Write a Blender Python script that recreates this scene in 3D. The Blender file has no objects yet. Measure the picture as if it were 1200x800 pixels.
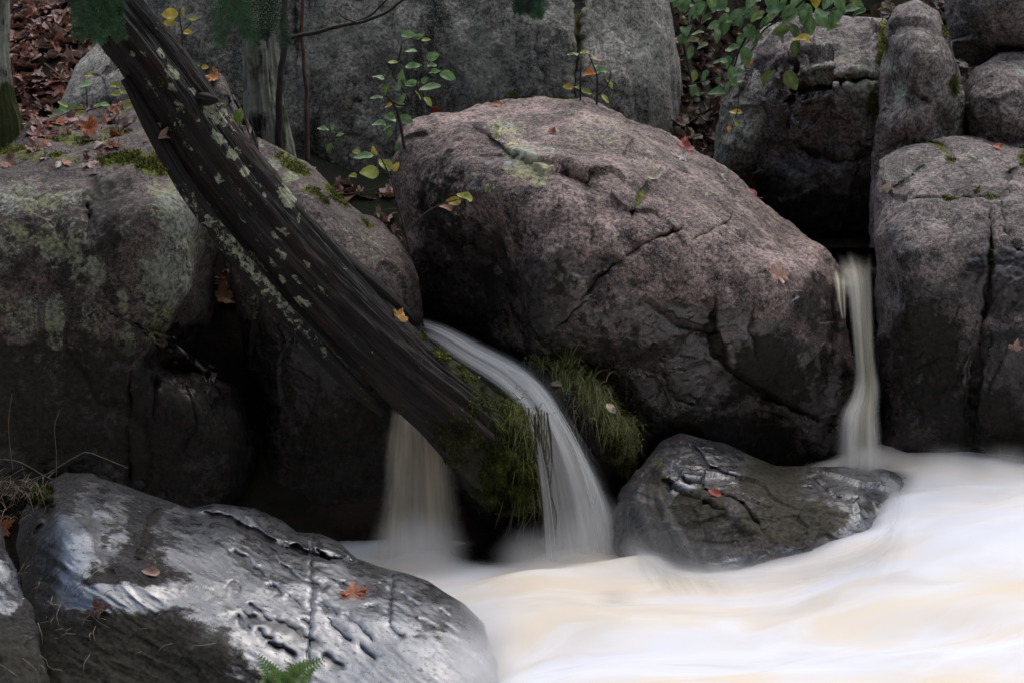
import bpy, math, random
import numpy as np
from mathutils import Vector, Matrix
R_ = math.radians
random.seed(7)
rng = np.random.default_rng(7)
scene = bpy.context.scene
COL = scene.collection

# ------------------------------------------------------------------ camera
CAM_H, PITCH, FPX = 1.63, R_(6.0), 600 / math.tan(R_(13.0))
cam_data = bpy.data.cameras.new('camera')
cam_data.sensor_width = 36.0
cam_data.lens = 18.0 / math.tan(R_(13.0))
cam_data.clip_start, cam_data.clip_end = 0.1, 2000
cam_data.dof.use_dof = True
cam_data.dof.focus_distance = 7.9
cam_data.dof.aperture_fstop = 5.6
cam = bpy.data.objects.new('camera', cam_data)
cam.location = (0, 0, CAM_H)
cam.rotation_euler = (R_(90) - PITCH, 0, 0)
COL.objects.link(cam)
scene.camera = cam

# ------------------------------------------------------------------ daylight (overcast)
SUN_EL, SUN_AZ = R_(66), R_(32)          # azimuth measured from +Y (away from the camera) towards +X
world = bpy.data.worlds.new('World')
scene.world = world
world.use_nodes = True
wn = world.node_tree.nodes
sky = wn.new('ShaderNodeTexSky')
sky.sky_type = 'NISHITA'
sky.sun_disc = False
sky.sun_elevation, sky.sun_rotation = SUN_EL, SUN_AZ
sky.altitude, sky.air_density, sky.dust_density, sky.ozone_density = 300, 1.0, 4.0, 1.0
wn['Background'].inputs['Strength'].default_value = 0.12
world.node_tree.links.new(sky.outputs[0], wn['Background'].inputs['Color'])
sd = bpy.data.lights.new('overcast_sun', 'SUN')
sd.energy, sd.angle, sd.color = 1.3, R_(100), (1.0, 0.975, 0.95)
sun = bpy.data.objects.new('overcast_sun', sd)
sv = Vector((math.sin(SUN_AZ) * math.cos(SUN_EL), math.cos(SUN_AZ) * math.cos(SUN_EL), math.sin(SUN_EL)))
sun.rotation_euler = sv.to_track_quat('Z', 'Y').to_euler()
sun.location = sv * 30
COL.objects.link(sun)
vs = scene.view_settings
vs.view_transform, vs.look = 'Standard', 'None'
vs.exposure, vs.gamma, vs.use_curve_mapping = 0.82, 1.0, False
scene.cycles.transparent_max_bounces = 24
scene.cycles.max_bounces = 8
scene.cycles.volume_bounces = 3

# ------------------------------------------------------------------ numpy helpers
CP, SP = math.cos(PITCH), math.sin(PITCH)

def P(px, py, Y):
    """world point at depth Y on the sight line through a place of the 1200 x 800 photograph"""
    px, py, Y = np.broadcast_arrays(np.asarray(px, float), np.asarray(py, float), np.asarray(Y, float))
    a, b = (px - 600) / FPX, (400 - py) / FPX
    dy, dz = CP + b * SP, -SP + b * CP
    t = Y / dy
    return np.stack([a * t, Y, CAM_H + dz * t], -1)

def ray(px, py):
    p = P(px, py, 1.0) - np.array([0, 0, CAM_H])
    return Vector(p / np.linalg.norm(p))

_perm = np.random.default_rng(3).permutation(4096)
_grad = np.random.default_rng(4).normal(size=(4096, 3)); _grad /= np.linalg.norm(_grad, axis=1)[:, None]

def _hash(i, seed):
    h = _perm[(i[..., 0] + seed * 131) & 4095]
    h = _perm[(h + i[..., 1]) & 4095]
    return _perm[(h + i[..., 2]) & 4095]

def perlin(p, seed=0):
    i = np.floor(p).astype(np.int64); f = p - i
    w = f * f * f * (f * (f * 6 - 15) + 10)
    out = 0
    for dx in (0, 1):
        for dy in (0, 1):
            for dz in (0, 1):
                o = np.array([dx, dy, dz])
                g = _grad[_hash(i + o, seed)]
                wt = (w[:, 0] if dx else 1 - w[:, 0]) * (w[:, 1] if dy else 1 - w[:, 1]) * (w[:, 2] if dz else 1 - w[:, 2])
                out = out + wt * np.einsum('ij,ij->i', g, f - o)
    return out * 1.6

def fbm(p, octv=4, seed=0, gain=.5, lac=2.03):
    a, s, out = 1.0, 1.0, 0
    for k in range(octv):
        out = out + a * perlin(p * s + k * 17.3, seed + k)
        a *= gain; s *= lac
    return out

def ridged(p, octv=4, seed=0, gain=.5):
    a, s, out = 1.0, 1.0, 0
    for k in range(octv):
        out = out + a * (1 - 2 * np.abs(perlin(p * s + k * 9.1, seed + k)))
        a *= gain; s *= 2.1
    return out

def facets(p, seed=0):
    """broken-stone facets: each cell carries a tilted plane of its own"""
    i = np.floor(p).astype(np.int64)
    best = np.full(len(p), 1e9); val = np.zeros(len(p))
    for dx in (-1, 0, 1):
        for dy in (-1, 0, 1):
            for dz in (-1, 0, 1):
                c = i + np.array([dx, dy, dz]); h = _hash(c, seed)
                q = c + .5 + _grad[h] * .45
                d = p - q; dd = np.einsum('ij,ij->i', d, d)
                m = dd < best
                best[m] = dd[m]
                g = _grad[(h * 7 + 11) & 4095]
                val[m] = (np.einsum('ij,ij->i', d, g) + g[:, 0] * .35)[m]
    return val

def sstep(a, b, x):
    t = np.clip((x - a) / (b - a), 0, 1)
    return t * t * (3 - 2 * t)

def tps(ctrl, q, reg=1e-3):
    """thin-plate interpolation of ctrl (x, y, value) at q (n, 2)"""
    c = np.asarray(ctrl, float); n = len(c)
    s = max(np.ptp(c[:, 0]), np.ptp(c[:, 1]))
    X = c[:, :2] / s; Q = np.asarray(q, float) / s
    def U(d2): return np.where(d2 > 1e-12, .5 * d2 * np.log(np.maximum(d2, 1e-12)), 0)
    K = U(((X[:, None] - X[None]) ** 2).sum(-1)) + np.eye(n) * reg
    A = np.zeros((n + 3, n + 3)); A[:n, :n] = K
    A[:n, n] = 1; A[:n, n + 1:] = X; A[n, :n] = 1; A[n + 1:, :n] = X.T
    w = np.linalg.solve(A, np.concatenate([c[:, 2], [0, 0, 0]]))
    out = np.empty(len(Q))
    for k in range(0, len(Q), 20000):
        q_ = Q[k:k + 20000]
        out[k:k + 20000] = U(((q_[:, None] - X[None]) ** 2).sum(-1)) @ w[:n] + w[n] + q_ @ w[n + 1:]
    return out

def seg_dist(q, line):
    """distance of points q to a polyline, and the place along it (0..1)"""
    L = np.asarray(line, float); best = np.full(len(q), 1e9); tt = np.zeros(len(q))
    m = len(L) - 1
    for k in range(m):
        a, b = L[k], L[k + 1]; ab = b - a
        t = np.clip(((q - a) @ ab) / (ab @ ab), 0, 1)
        d = np.linalg.norm(q - a - t[:, None] * ab, axis=1)
        w = d < best
        best[w] = d[w]; tt[w] = (k + t[w]) / m
    return best, tt

def catmull(pts, n):
    p = np.asarray(pts, float); m = len(p)
    e = np.concatenate([[2 * p[0] - p[1]], p, [2 * p[-1] - p[-2]]])
    t = np.linspace(0, m - 1 - 1e-9, n); k = t.astype(int); f = (t - k)[:, None]
    a, b, c, d = e[k], e[k + 1], e[k + 2], e[k + 3]
    return .5 * (2 * b + (c - a) * f + (2 * a - 5 * b + 4 * c - d) * f ** 2 + (3 * b - a - 3 * c + d) * f ** 3)

# ------------------------------------------------------------------ mesh helpers
def mesh_obj(name, V, F, mat, parent=None, attrs=None, smooth=True, origin=None, uv=None):
    """one mesh object; F may hold quads (m,4) and/or triangles (m,3) as a list of arrays"""
    V = np.asarray(V, float)
    Fs = [np.asarray(f, np.int64) for f in (F if isinstance(F, list) else [F]) if len(f)]
    me = bpy.data.meshes.new(name)
    if origin is None:
        origin = Vector((V[:, 0].mean(), V[:, 1].mean(), V[:, 2].min())) if parent is None else Vector((0, 0, 0))
    base = Vector(origin)
    if parent is not None: base = parent.matrix_world.translation
    me.vertices.add(len(V)); me.vertices.foreach_set('co', (V - np.array(base)).astype(np.float32).ravel())
    li = np.concatenate([f.ravel() for f in Fs]); cnt = np.concatenate([np.full(len(f), f.shape[1]) for f in Fs])
    st = np.concatenate([[0], np.cumsum(cnt)[:-1]])
    me.loops.add(len(li)); me.loops.foreach_set('vertex_index', li.astype(np.int32))
    me.polygons.add(len(cnt)); me.polygons.foreach_set('loop_start', st.astype(np.int32))
    me.update(calc_edges=True)
    me.polygons.foreach_set('use_smooth', np.full(len(cnt), smooth))
    for k, a in (attrs or {}).items():
        a = np.asarray(a, np.float32)
        if a.ndim == 1:
            at = me.attributes.new(k, 'FLOAT', 'POINT'); at.data.foreach_set('value', a)
        else:
            at = me.attributes.new(k, 'FLOAT_COLOR', 'POINT')
            at.data.foreach_set('color', np.c_[a, np.ones(len(a))].astype(np.float32).ravel())
    if uv is not None:
        ul = me.uv_layers.new(name='UVMap'); ul.data.foreach_set('uv', np.asarray(uv, np.float32)[li].ravel())
    me.materials.append(mat); me.validate()
    o = bpy.data.objects.new(name, me)
    COL.objects.link(o)
    if parent is None: o.location = base
    else: o.parent = parent
    bpy.context.view_layer.update()
    return o

def tag(o, label=None, cat=None, group=None, kind=None):
    for k, v in (('label', label), ('category', cat), ('group', group), ('kind', kind)):
        if v: o[k] = v
    return o

def empty(name, loc):
    o = bpy.data.objects.new(name, None); o.location = loc; o.empty_display_size = .05
    COL.objects.link(o); bpy.context.view_layer.update()
    return o

class MB:
    """collects pieces that become one mesh"""
    def __init__(s): s.V, s.Q, s.T, s.C, s.n = [], [], [], [], 0
    def add(s, V, Q=None, T=None, col=(1, 1, 1)):
        V = np.asarray(V, float); c = np.asarray(col, float)
        s.V.append(V); s.C.append(np.broadcast_to(c, (len(V), 3)))
        if Q is not None and len(Q): s.Q.append(np.asarray(Q) + s.n)
        if T is not None and len(T): s.T.append(np.asarray(T) + s.n)
        s.n += len(V)
    def tube(s, pts, rad, k=8, col=(1, 1, 1), cap=True):
        p = np.asarray(pts, float); n = len(p); r = np.broadcast_to(np.asarray(rad, float), (n,))
        t = np.gradient(p, axis=0); t /= np.linalg.norm(t, axis=1)[:, None] + 1e-12
        ref = np.array([0, 0, 1.0]) if abs(t[0, 2]) < .9 else np.array([1.0, 0, 0])
        u = np.cross(t, ref); u /= np.linalg.norm(u, axis=1)[:, None] + 1e-12
        v = np.cross(t, u)
        a = np.linspace(0, 2 * np.pi, k, endpoint=False)
        V = p[:, None] + r[:, None, None] * (u[:, None] * np.cos(a)[None, :, None] + v[:, None] * np.sin(a)[None, :, None])
        idx = np.arange(n * k).reshape(n, k); nx = np.roll(idx, -1, 1)
        Q = np.stack([idx[:-1], nx[:-1], nx[1:], idx[1:]], -1).reshape(-1, 4)
        V = V.reshape(-1, 3); T = []
        if cap:
            V = np.vstack([V, p[0], p[-1]])
            T = [(n * k, idx[0, (j + 1) % k], idx[0, j]) for j in range(k)] + [(n * k + 1, idx[-1, j], idx[-1, (j + 1) % k]) for j in range(k)]
        s.add(V, Q, T, col)
    def strip(s, pts, width, side, col=(1, 1, 1)):
        """tapering blade along pts"""
        p = np.asarray(pts, float); n = len(p)
        w = width * np.linspace(1, .08, n)[:, None] * np.asarray(side)[None]
        V = np.concatenate([p - w / 2, p + w / 2]); i = np.arange(n - 1)
        s.add(V, np.stack([i, i + n, i + n + 1, i + 1], -1), None, col)
    def build(s, name, mat, parent=None, smooth=True, origin=None):
        V = np.concatenate(s.V); F = []
        if s.Q: F.append(np.concatenate(s.Q))
        if s.T: F.append(np.concatenate(s.T))
        return mesh_obj(name, V, F, mat, parent, {'tint': np.concatenate(s.C)}, smooth, origin)

# ------------------------------------------------------------------ materials
class NB:
    """terse node builder"""
    def __init__(s, name):
        s.m = bpy.data.materials.new(name); s.m.use_nodes = True
        s.t = s.m.node_tree; s.n = s.t.nodes; s.l = s.t.links
        s.bsdf = s.n['Principled BSDF']; s.out = s.n['Material Output']
        s.obj = s.n.new('ShaderNodeTexCoord').outputs['Object']
    def link(s, a, b):
        if isinstance(a, (int, float)): b.default_value = a
        elif isinstance(a, tuple): b.default_value = a if len(a) == 4 else (*a, 1)
        else: s.l.new(a, b)
    def attr(s, name, out='Fac'):
        n = s.n.new('ShaderNodeAttribute'); n.attribute_name = name; return n.outputs[out]
    def mapping(s, vec, scale=(1, 1, 1), rot=(0, 0, 0), loc=(0, 0, 0)):
        n = s.n.new('ShaderNodeMapping'); n.inputs['Scale'].default_value = scale
        n.inputs['Rotation'].default_value = rot; n.inputs['Location'].default_value = loc
        s.l.new(vec, n.inputs['Vector']); return n.outputs[0]
    def noise(s, scale, det=5, rough=.55, vec=None, dist=0, out='Fac'):
        n = s.n.new('ShaderNodeTexNoise'); n.inputs['Scale'].default_value = scale
        n.inputs['Detail'].default_value = det; n.inputs['Roughness'].default_value = rough
        n.inputs['Distortion'].default_value = dist
        s.l.new(vec if vec is not None else s.obj, n.inputs['Vector']); return n.outputs[out]
    def voro(s, scale, vec=None, out='Distance', feat='F1'):
        n = s.n.new('ShaderNodeTexVoronoi'); n.feature = feat; n.inputs['Scale'].default_value = scale
        s.l.new(vec if vec is not None else s.obj, n.inputs['Vector']); return n.outputs[out]
    def math(s, op, a, b=0.0, c=None, clamp=False):
        n = s.n.new('ShaderNodeMath'); n.operation = op; n.use_clamp = clamp
        s.link(a, n.inputs[0]); s.link(b, n.inputs[1])
        if c is not None: s.link(c, n.inputs[2])
        return n.outputs[0]
    def ramp(s, f, a, b, lo=0.0, hi=1.0):
        """smooth map of f from a..b to lo..hi"""
        n = s.n.new('ShaderNodeMapRange'); n.interpolation_type = 'SMOOTHSTEP'
        s.link(f, n.inputs[0]); n.inputs[1].default_value = a; n.inputs[2].default_value = b
        n.inputs[3].default_value = lo; n.inputs[4].default_value = hi; return n.outputs[0]
    def mix(s, f, a, b, mode='MIX'):
        n = s.n.new('ShaderNodeMixRGB'); n.blend_type = mode
        s.link(f, n.inputs[0]); s.link(a, n.inputs[1]); s.link(b, n.inputs[2]); return n.outputs[0]
    def bump(s, h, strength=.5, dist=.01, normal=None):
        n = s.n.new('ShaderNodeBump'); n.inputs['Strength'].default_value = strength
        n.inputs['Distance'].default_value = dist; s.l.new(h, n.inputs['Height'])
        if normal is not None: s.l.new(normal, n.inputs['Normal'])
        return n.outputs[0]
    def set(s, **kw):
        for k, v in kw.items():
            s.link(v, s.bsdf.inputs[{'color': 'Base Color', 'rough': 'Roughness', 'normal': 'Normal', 'spec': 'Specular IOR Level', 'ior': 'IOR', 'alpha': 'Alpha', 'coat': 'Coat Weight', 'coat_rough': 'Coat Roughness'}[k]])
        return s.m

def rock_mat(name, c1, c2, c3, rough=.85, wet_rough=.2, wet_dark=.24, streak=.5, lich=((.30, .33, .25), (.36, .37, .20)), spec=.5, wet_spec=.5, bumps=1.0, grain=1.0, coat=0., algae_shade=(.034, .029, .022), wet_var=.3, wet_bump=.85):
    b = NB(name)
    vs_ = b.mapping(b.obj, (1, 1, .16))
    n1 = b.noise(2.6, 6, .6); n2 = b.noise(13, 8, .62); n3 = b.noise(75, 4, .6); n4 = b.noise(5.5, 9, .68, vec=vs_)
    n5 = b.noise(210, 2, .5)
    col = b.mix(b.ramp(b.math('MULTIPLY_ADD', b.noise(6, 6, .65), .5, b.math('MULTIPLY', n1, .5)), .42, .57), c1, c2)
    col = b.mix(b.ramp(n2, .50, .64), col, c3)
    col = b.mix(b.ramp(b.noise(8, 7, .66, dist=.4), .52, .66, 0, .75), col, tuple(x * 1.45 for x in c1))
    col = b.mix(b.math('MULTIPLY', b.ramp(n4, .50, .68), streak), col, tuple(x * .33 for x in c3))
    col = b.mix(1.0, col, b.mix(b.ramp(n3, .36, .64), (.42, .42, .42), (1.58, 1.55, 1.52)), 'MULTIPLY')
    sp = b.math('MULTIPLY', b.ramp(n5, .56, .68), .38 * grain)
    col = b.mix(sp, col, tuple(min(1, x * 2.3 + .03) for x in c1))
    sp2 = b.math('MULTIPLY', b.ramp(n5, .44, .34), .4 * grain)
    col = b.mix(sp2, col, tuple(x * .35 for x in c3))
    # crack dirt
    col = b.mix(b.math('MULTIPLY', b.attr('crack'), .75), col, (.02, .016, .013))
    # lichen crust
    ln = b.noise(17, 9, .72, dist=.6); lf = b.noise(60, 5, .65)
    lt = b.math('ADD', b.attr('lichen'), b.math('MULTIPLY_ADD', ln, 1.5, b.math('MULTIPLY_ADD', b.noise(52, 6, .72), 2.8, -2.15)))
    lm = b.math('MULTIPLY', b.ramp(lt, .40, .56), b.ramp(lf, .3, .55, .35, 1))
    lc = b.mix(b.ramp(b.noise(7, 3), .42, .6), lich[0], lich[1])
    lc = b.mix(1.0, lc, b.mix(b.ramp(lf, .35, .65), (.5, .5, .5), (1.15, 1.15, 1.15)), 'MULTIPLY')
    col = b.mix(lm, col, lc)
    # moss; then algal film and shade painted on boulder faces
    mn = b.noise(24, 8, .7)
    mt = b.math('ADD', b.attr('moss'), b.math('MULTIPLY_ADD', mn, 1.6, -.8))
    mm = b.ramp(mt, .42, .62)
    mc = b.mix(b.ramp(b.noise(40, 6, .7), .35, .65), (.022, .024, .007), (.15, .16, .03))
    col = b.mix(mm, col, mc)
    at = b.math('ADD', b.attr('algae_shade'), b.math('ADD', b.math('MULTIPLY_ADD', mn, 1.3, -1.15), b.noise(5, 7, .65)))
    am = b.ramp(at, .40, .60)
    ac = b.mix(b.ramp(b.noise(55, 6, .7), .35, .65), (.010, .009, .007), algae_shade)
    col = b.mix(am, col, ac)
    # wet stone
    wt = b.math('ADD', b.attr('wet'), b.math('MULTIPLY_ADD', b.noise(9, 8, .7, vec=b.mapping(b.mapping(b.obj, (1, 1, 1), (0, R_(38), R_(35))), (.45, 1.5, 1)) if coat else None), 1.6, -.8))
    wm = b.math('MULTIPLY', b.ramp(wt, .38, .58), b.math('SUBTRACT', 1.0, b.math('MULTIPLY', b.math('MAXIMUM', am, b.attr('crack')), .85)))
    if coat: wm = b.math('MULTIPLY', wm, b.ramp(b.noise(55, 6, .7, vec=b.mapping(b.mapping(b.obj, (1, 1, 1), (0, R_(38), R_(35))), (.5, 1.4, 1))), .33, .44, .40, 1.0))
    col = b.mix(wm, col, b.mix(1.0, col, (wet_dark, wet_dark, wet_dark * 1.02), 'MULTIPLY'))
    wr = b.ramp(b.noise(22, 6, .65), .35, .68, wet_rough, wet_rough + wet_var)
    ro = b.mix(wm, (rough,) * 3, wr)
    sp_ = b.mix(wm, (spec * .6,) * 3, (wet_spec,) * 3)
    h = b.math('ADD', b.math('MULTIPLY', n3, .45), b.math('ADD', b.math('MULTIPLY', b.noise(30, 8, .6), .8), b.math('MULTIPLY', n5, .22)))
    h = b.math('ADD', h, b.math('MULTIPLY', mm, b.math('MULTIPLY', b.noise(120, 3, .7), 1.6)))
    h = b.math('MULTIPLY', h, b.math('SUBTRACT', 1.0, b.math('MULTIPLY', wm, 1 - wet_bump)))
    nrm = b.bump(h, .42 * bumps, .011)
    if coat:
        b.bsdf.inputs['Coat IOR'].default_value = 1.75
        b.bsdf.inputs['Coat Tint'].default_value = (.80, .89, 1.0, 1)  # bluish tint stands in for the sky's colour in the sheen
        b.l.new(nrm, b.bsdf.inputs['Coat Normal'])
        b.set(coat=b.math('MULTIPLY', wm, coat), coat_rough=wr)
    return b.set(color=col, rough=ro, normal=nrm, spec=sp_)
# ------------------------------------------------------------------ ground: one sheet, streambed, seen bank, unseen bank steepened to block low sky, hills
def ground_z(x, y):
    z = np.interp(y, [-150, -40, -14, -8, -4, -1.5, .5, 2.5, 3.2, 7.9, 8.25, 8.8, 9.3, 9.8, 11.5, 14, 25, 60, 150, 400],
                  [70, 48, 25, 15, 6.5, .8, .15, .05, -.4, -.4, .15, .7, 1.05, 1.45, 2.75, 4.2, 7.5, 14, 24, 40])
    z = z + np.clip((np.abs(x) - 7) * .3, 0, 14)
    p = np.stack([x, y, 0 * x], -1)
    near = np.clip((np.abs(y - 6) + np.abs(x)) / 40, .0, 1)
    z = z - .95 * np.exp(-((x - 1.32) / .34) ** 2) * sstep(8.75, 8.95, y) * sstep(11.5, 10.2, y)
    return z + fbm(p * 1.1, 4, 50) * .07 + fbm(p * .07, 4, 51) * 3.0 * near

gb = NB('forest_soil')
gcol = gb.mix(gb.ramp(gb.noise(6, 8, .7), .35, .65), (.010, .008, .006), (.035, .024, .017))
gcol = gb.mix(gb.ramp(gb.noise(.5, 4), .45, .6), gcol, (.016, .020, .010))
SOIL = gb.set(color=gcol, rough=.95, normal=gb.bump(gb.noise(25, 8, .7), .8, .03), spec=.2)
gx = np.unique(np.concatenate([np.linspace(-4, 4, 161), np.sign(np.linspace(-1, 1, 60)) * (4 + 396 * np.abs(np.linspace(-1, 1, 60)) ** 2.5)]))
gy = np.unique(np.concatenate([np.linspace(7, 12, 121), 7 - 260 * np.linspace(0, 1, 50) ** 2, 12 + 388 * np.linspace(0, 1, 50) ** 2.2]))
GX, GY = np.meshgrid(gx, gy)
GZ = ground_z(GX.ravel(), GY.ravel())
ii = np.arange(GX.size).reshape(GX.shape)
mesh_o = mesh_obj('ground', np.stack([GX.ravel(), GY.ravel(), GZ], -1),
                  np.stack([ii[:-1, :-1], ii[:-1, 1:], ii[1:, 1:], ii[1:, :-1]], -1).reshape(-1, 4), SOIL, origin=(0, 0, 0))
tag(mesh_o, 'dark leafy stream bed and bank, plus unseen sky-blocking bank', None, kind='structure')

# ------------------------------------------------------------------ boulders
MOSS_B = NB('moss')
mcol = MOSS_B.mix(1.0, MOSS_B.attr('tint', 'Color'), MOSS_B.mix(MOSS_B.ramp(MOSS_B.noise(60, 3), .3, .7), (.5, .5, .5), (1.3, 1.3, 1.2)), 'MULTIPLY')
MOSS = MOSS_B.set(color=mcol, rough=.9, spec=.2)

def fuzz(mb, pts, nrm, n, length, width=.0035, seed=0, cols=((.045, .055, .010), (.19, .21, .04)), droop=.25, weight=None):
    """n tiny moss leaves spread over given surface points"""
    r = np.random.default_rng(seed)
    k = r.choice(len(pts), n, p=None if weight is None else weight / weight.sum())
    p = pts[k] + r.normal(scale=.006, size=(n, 3))
    d = nrm[k] + r.normal(scale=.55, size=(n, 3)) + np.array([0, 0, -droop])
    d /= np.linalg.norm(d, axis=1)[:, None]
    s = np.cross(d, r.normal(size=(n, 3))); s /= np.linalg.norm(s, axis=1)[:, None]
    L = length * r.uniform(.4, 1.2, (n, 1)); w = width * r.uniform(.6, 1.3, (n, 1))
    p = p - nrm[k] * .004
    V = np.stack([p - s * w / 2, p + s * w / 2, p + d * L + np.array([0, 0, -1]) * L * droop * .4], 1)
    clump = perlin(p * 16, 77)[:, None] * .8 + .5
    t = np.clip(clump + r.uniform(-.3, .3, (n, 1)), 0, 1)
    c = np.asarray(cols[0]) * (1 - t) + np.asarray(cols[1]) * t
    mb.add(V.reshape(-1, 3), None, np.arange(n * 3).reshape(n, 3), np.repeat(c, 3, 0))

ROCKS = {}
def vnormals(V, Q):
    a, b, c, d = V[Q[:, 0]], V[Q[:, 1]], V[Q[:, 2]], V[Q[:, 3]]
    fn = np.cross(c - a, d - b)
    N = np.zeros_like(V)
    for k in range(4):
        for j in range(3): N[:, j] += np.bincount(Q[:, k], fn[:, j], len(V))
    return N / (np.linalg.norm(N, axis=1)[:, None] + 1e-12)

def blobs(q, spec):
    m = np.zeros(len(q))
    for b in spec:
        x, y, rx, ry, s = b[:5]; a = R_(b[5]) if len(b) > 5 else 0
        dx, dy = q[:, 0] - x, q[:, 1] - y
        u = (dx * math.cos(a) + dy * math.sin(a)) / rx; v = (-dx * math.sin(a) + dy * math.cos(a)) / ry
        m = np.maximum(m, s * sstep(1.25, .35, np.sqrt(u * u + v * v)))
    return m

def rock(key, name, label, cat, group, mat, outline, inner, centre, N=140, edge=.15, q=9, thick=.8, amp=(.035, .007, .002), scale=2.2,
         facet=.02, fscale=2.6, cracks=(), steps=(), lichen=(), moss=(), algae_shade=(), wet=(), wet_z=None, lichen0=0., wet0=0., seed=0, fuzz_n=0, fuzz_min=.75, grain=None, stretch=(1, 1, 1)):
    """boulder: front surface through the depths given for its contour and for places on it, rounded off at the contour, closed by a bulging back"""
    O = np.asarray(outline, float)
    # densify the contour with a little roughness
    Oc = np.vstack([O, O[:1]])
    t = np.linspace(0, len(O), 60 * len(O), endpoint=False); k = t.astype(int); f = (t - k)[:, None]
    D = Oc[k] * (1 - f) + Oc[k + 1] * f
    for _ in range(int(14)): D[:, :2] = .25 * np.roll(D, 1, 0)[:, :2] + .5 * D[:, :2] + .25 * np.roll(D, -1, 0)[:, :2]
    c = np.asarray(centre, float)
    rel = D[:, :2] - c
    ang = np.arctan2(rel[:, 1], rel[:, 0]); rad = np.linalg.norm(rel, axis=1)
    o = np.argsort(ang); ang, rad = ang[o], rad[o]
    lin = np.linspace(-1, 1, N)
    U, W = np.meshgrid(lin, lin); u, w = U.ravel(), W.ravel()
    big = np.abs(u) > np.abs(w)
    r = np.where(big, u, w)
    with np.errstate(divide='ignore', invalid='ignore'):
        ph = np.where(big, np.pi / 4 * np.nan_to_num(w / u), np.pi / 2 - np.pi / 4 * np.nan_to_num(u / w))
    dx, dy = r * np.cos(ph), r * np.sin(ph)
    s = np.abs(r); th = np.arctan2(dy, dx)
    Rr = np.interp(th, ang, rad, period=2 * np.pi)
    q2 = c + np.stack([np.cos(th), np.sin(th)], -1) * (s * Rr)[:, None]
    ctrl = list(map(tuple, O)) + list(inner)
    Y0 = tps(ctrl, q2)
    rim = 1 - np.sqrt(np.clip(1 - s ** q, 0, 1))
    Yf = Y0 + edge * rim
    for line, side, depth, wd in steps:          # ledges: everything on one side of a line lies deeper
        L = np.asarray(line, float); d, tt = seg_dist(q2, L)
        a, b_ = L[0], L[-1]
        kk = np.clip((tt * (len(L) - 1)).astype(int), 0, len(L) - 2)
        dirv = L[kk + 1] - L[kk]
        sg = np.sign(dirv[:, 0] * (q2[:, 1] - L[kk][:, 1]) - dirv[:, 1] * (q2[:, 0] - L[kk][:, 0])) * side
        fade = sstep(0, .12, tt) * sstep(1, .88, tt)
        Yf = Yf + depth * sstep(-wd, wd, sg * d) * np.exp(-(np.maximum(sg * d, 0) / (wd * 9)) ** 2) * fade
    if grain:                                    # bedding ripples across the face
        ga, fa, fc, gm = grain; ca_, sa_ = math.cos(R_(ga)), math.sin(R_(ga))
        gq = np.stack([(q2[:, 0] * ca_ + q2[:, 1] * sa_) / fa, (-q2[:, 0] * sa_ + q2[:, 1] * ca_) / fc, 0 * s], -1)
        gn = ridged(gq, 3, seed + 20, .55)
        Yf = Yf - gm * gn * sstep(1, .93, s)
    crack = np.zeros(len(q2))
    wob = np.stack([perlin(np.c_[q2 / 14, 0 * s], 61), perlin(np.c_[q2 / 14, 0 * s + 5], 62)], -1) * 3.2
    for line, wd, dep in cracks:
        d, tt = seg_dist(q2 + wob, line)
        wl = wd * (.35 + .65 * np.sqrt(np.clip(np.sin(np.pi * np.clip(tt, .01, .99)), 0, 1))) * (1 + .5 * perlin(np.c_[q2 / 9, 0 * s + 2], 63))
        g = np.exp(-(d / np.maximum(wl, .6)) ** 2) * (sstep(0, .15, tt) * sstep(1, .85, tt) * .9 + .1)
        Yf = Yf + dep * g
        crack = np.maximum(crack, g * min(1, dep / .03))
    Vf = P(q2[:, 0], q2[:, 1], Yf)
    bul = np.sqrt(np.clip(1 - s ** 2.2, 0, 1))
    Yb = Y0 + edge + thick * bul
    Yb = np.maximum(Yb, Yf + .02 * bul)
    Vb = P(q2[:, 0], q2[:, 1], Yb)
    idx = np.arange(N * N).reshape(N, N)
    Qf = np.stack([idx[:-1, :-1], idx[:-1, 1:], idx[1:, 1:], idx[1:, :-1]], -1).reshape(-1, 4)
    isb = np.zeros((N, N), bool); isb[0] = isb[-1] = True; isb[:, 0] = isb[:, -1] = True
    isb = isb.ravel()
    bmap = np.where(isb, np.arange(N * N), -1)
    bmap[~isb] = N * N + np.arange((~isb).sum())
    V = np.vstack([Vf, Vb[~isb]])
    Q = np.vstack([Qf, bmap[Qf][:, ::-1]])
    Nn = vnormals(V, Q)
    if (Nn[idx[N // 2, N // 2]] * (V[idx[N // 2, N // 2]] - np.array([0, 0, CAM_H]))).sum() > 0:
        Q = Q[:, ::-1]; Nn = -Nn
    p = V * np.asarray(stretch)
    warp = np.stack([perlin(p * 5, 30 + seed), perlin(p * 5, 31 + seed), perlin(p * 5, 32 + seed)], -1) * .07
    ns = fbm(p * scale, 3, seed) * amp[0] + ridged(p * scale * 3.6, 3, seed + 5) * amp[1] * .6 + fbm(p * scale * 13, 3, seed + 9, .6) * amp[2]
    vd = V - np.array([0, 0, CAM_H]); vd /= np.linalg.norm(vd, axis=1)[:, None]
    fk = np.clip(np.abs((Nn * vd).sum(1)) * 1.8, .08, 1)
    if facet: ns = ns + fk * (facets((p + warp) * fscale, seed + 3) * facet + facets((p + warp * .6) * fscale * 3.1, seed + 4) * facet * .22 + facets((p + warp * .25) * fscale * 8.5, seed + 6) * facet * .11)
    V = V + Nn * ns[:, None]
    qa = np.vstack([q2, q2[~isb]])
    cr = np.concatenate([crack, np.zeros((~isb).sum())])
    wv = blobs(qa, wet) + wet0
    if wet_z is not None: wv = np.maximum(wv, sstep(wet_z + .18, wet_z - .12, V[:, 2]) * 1.1)
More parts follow.
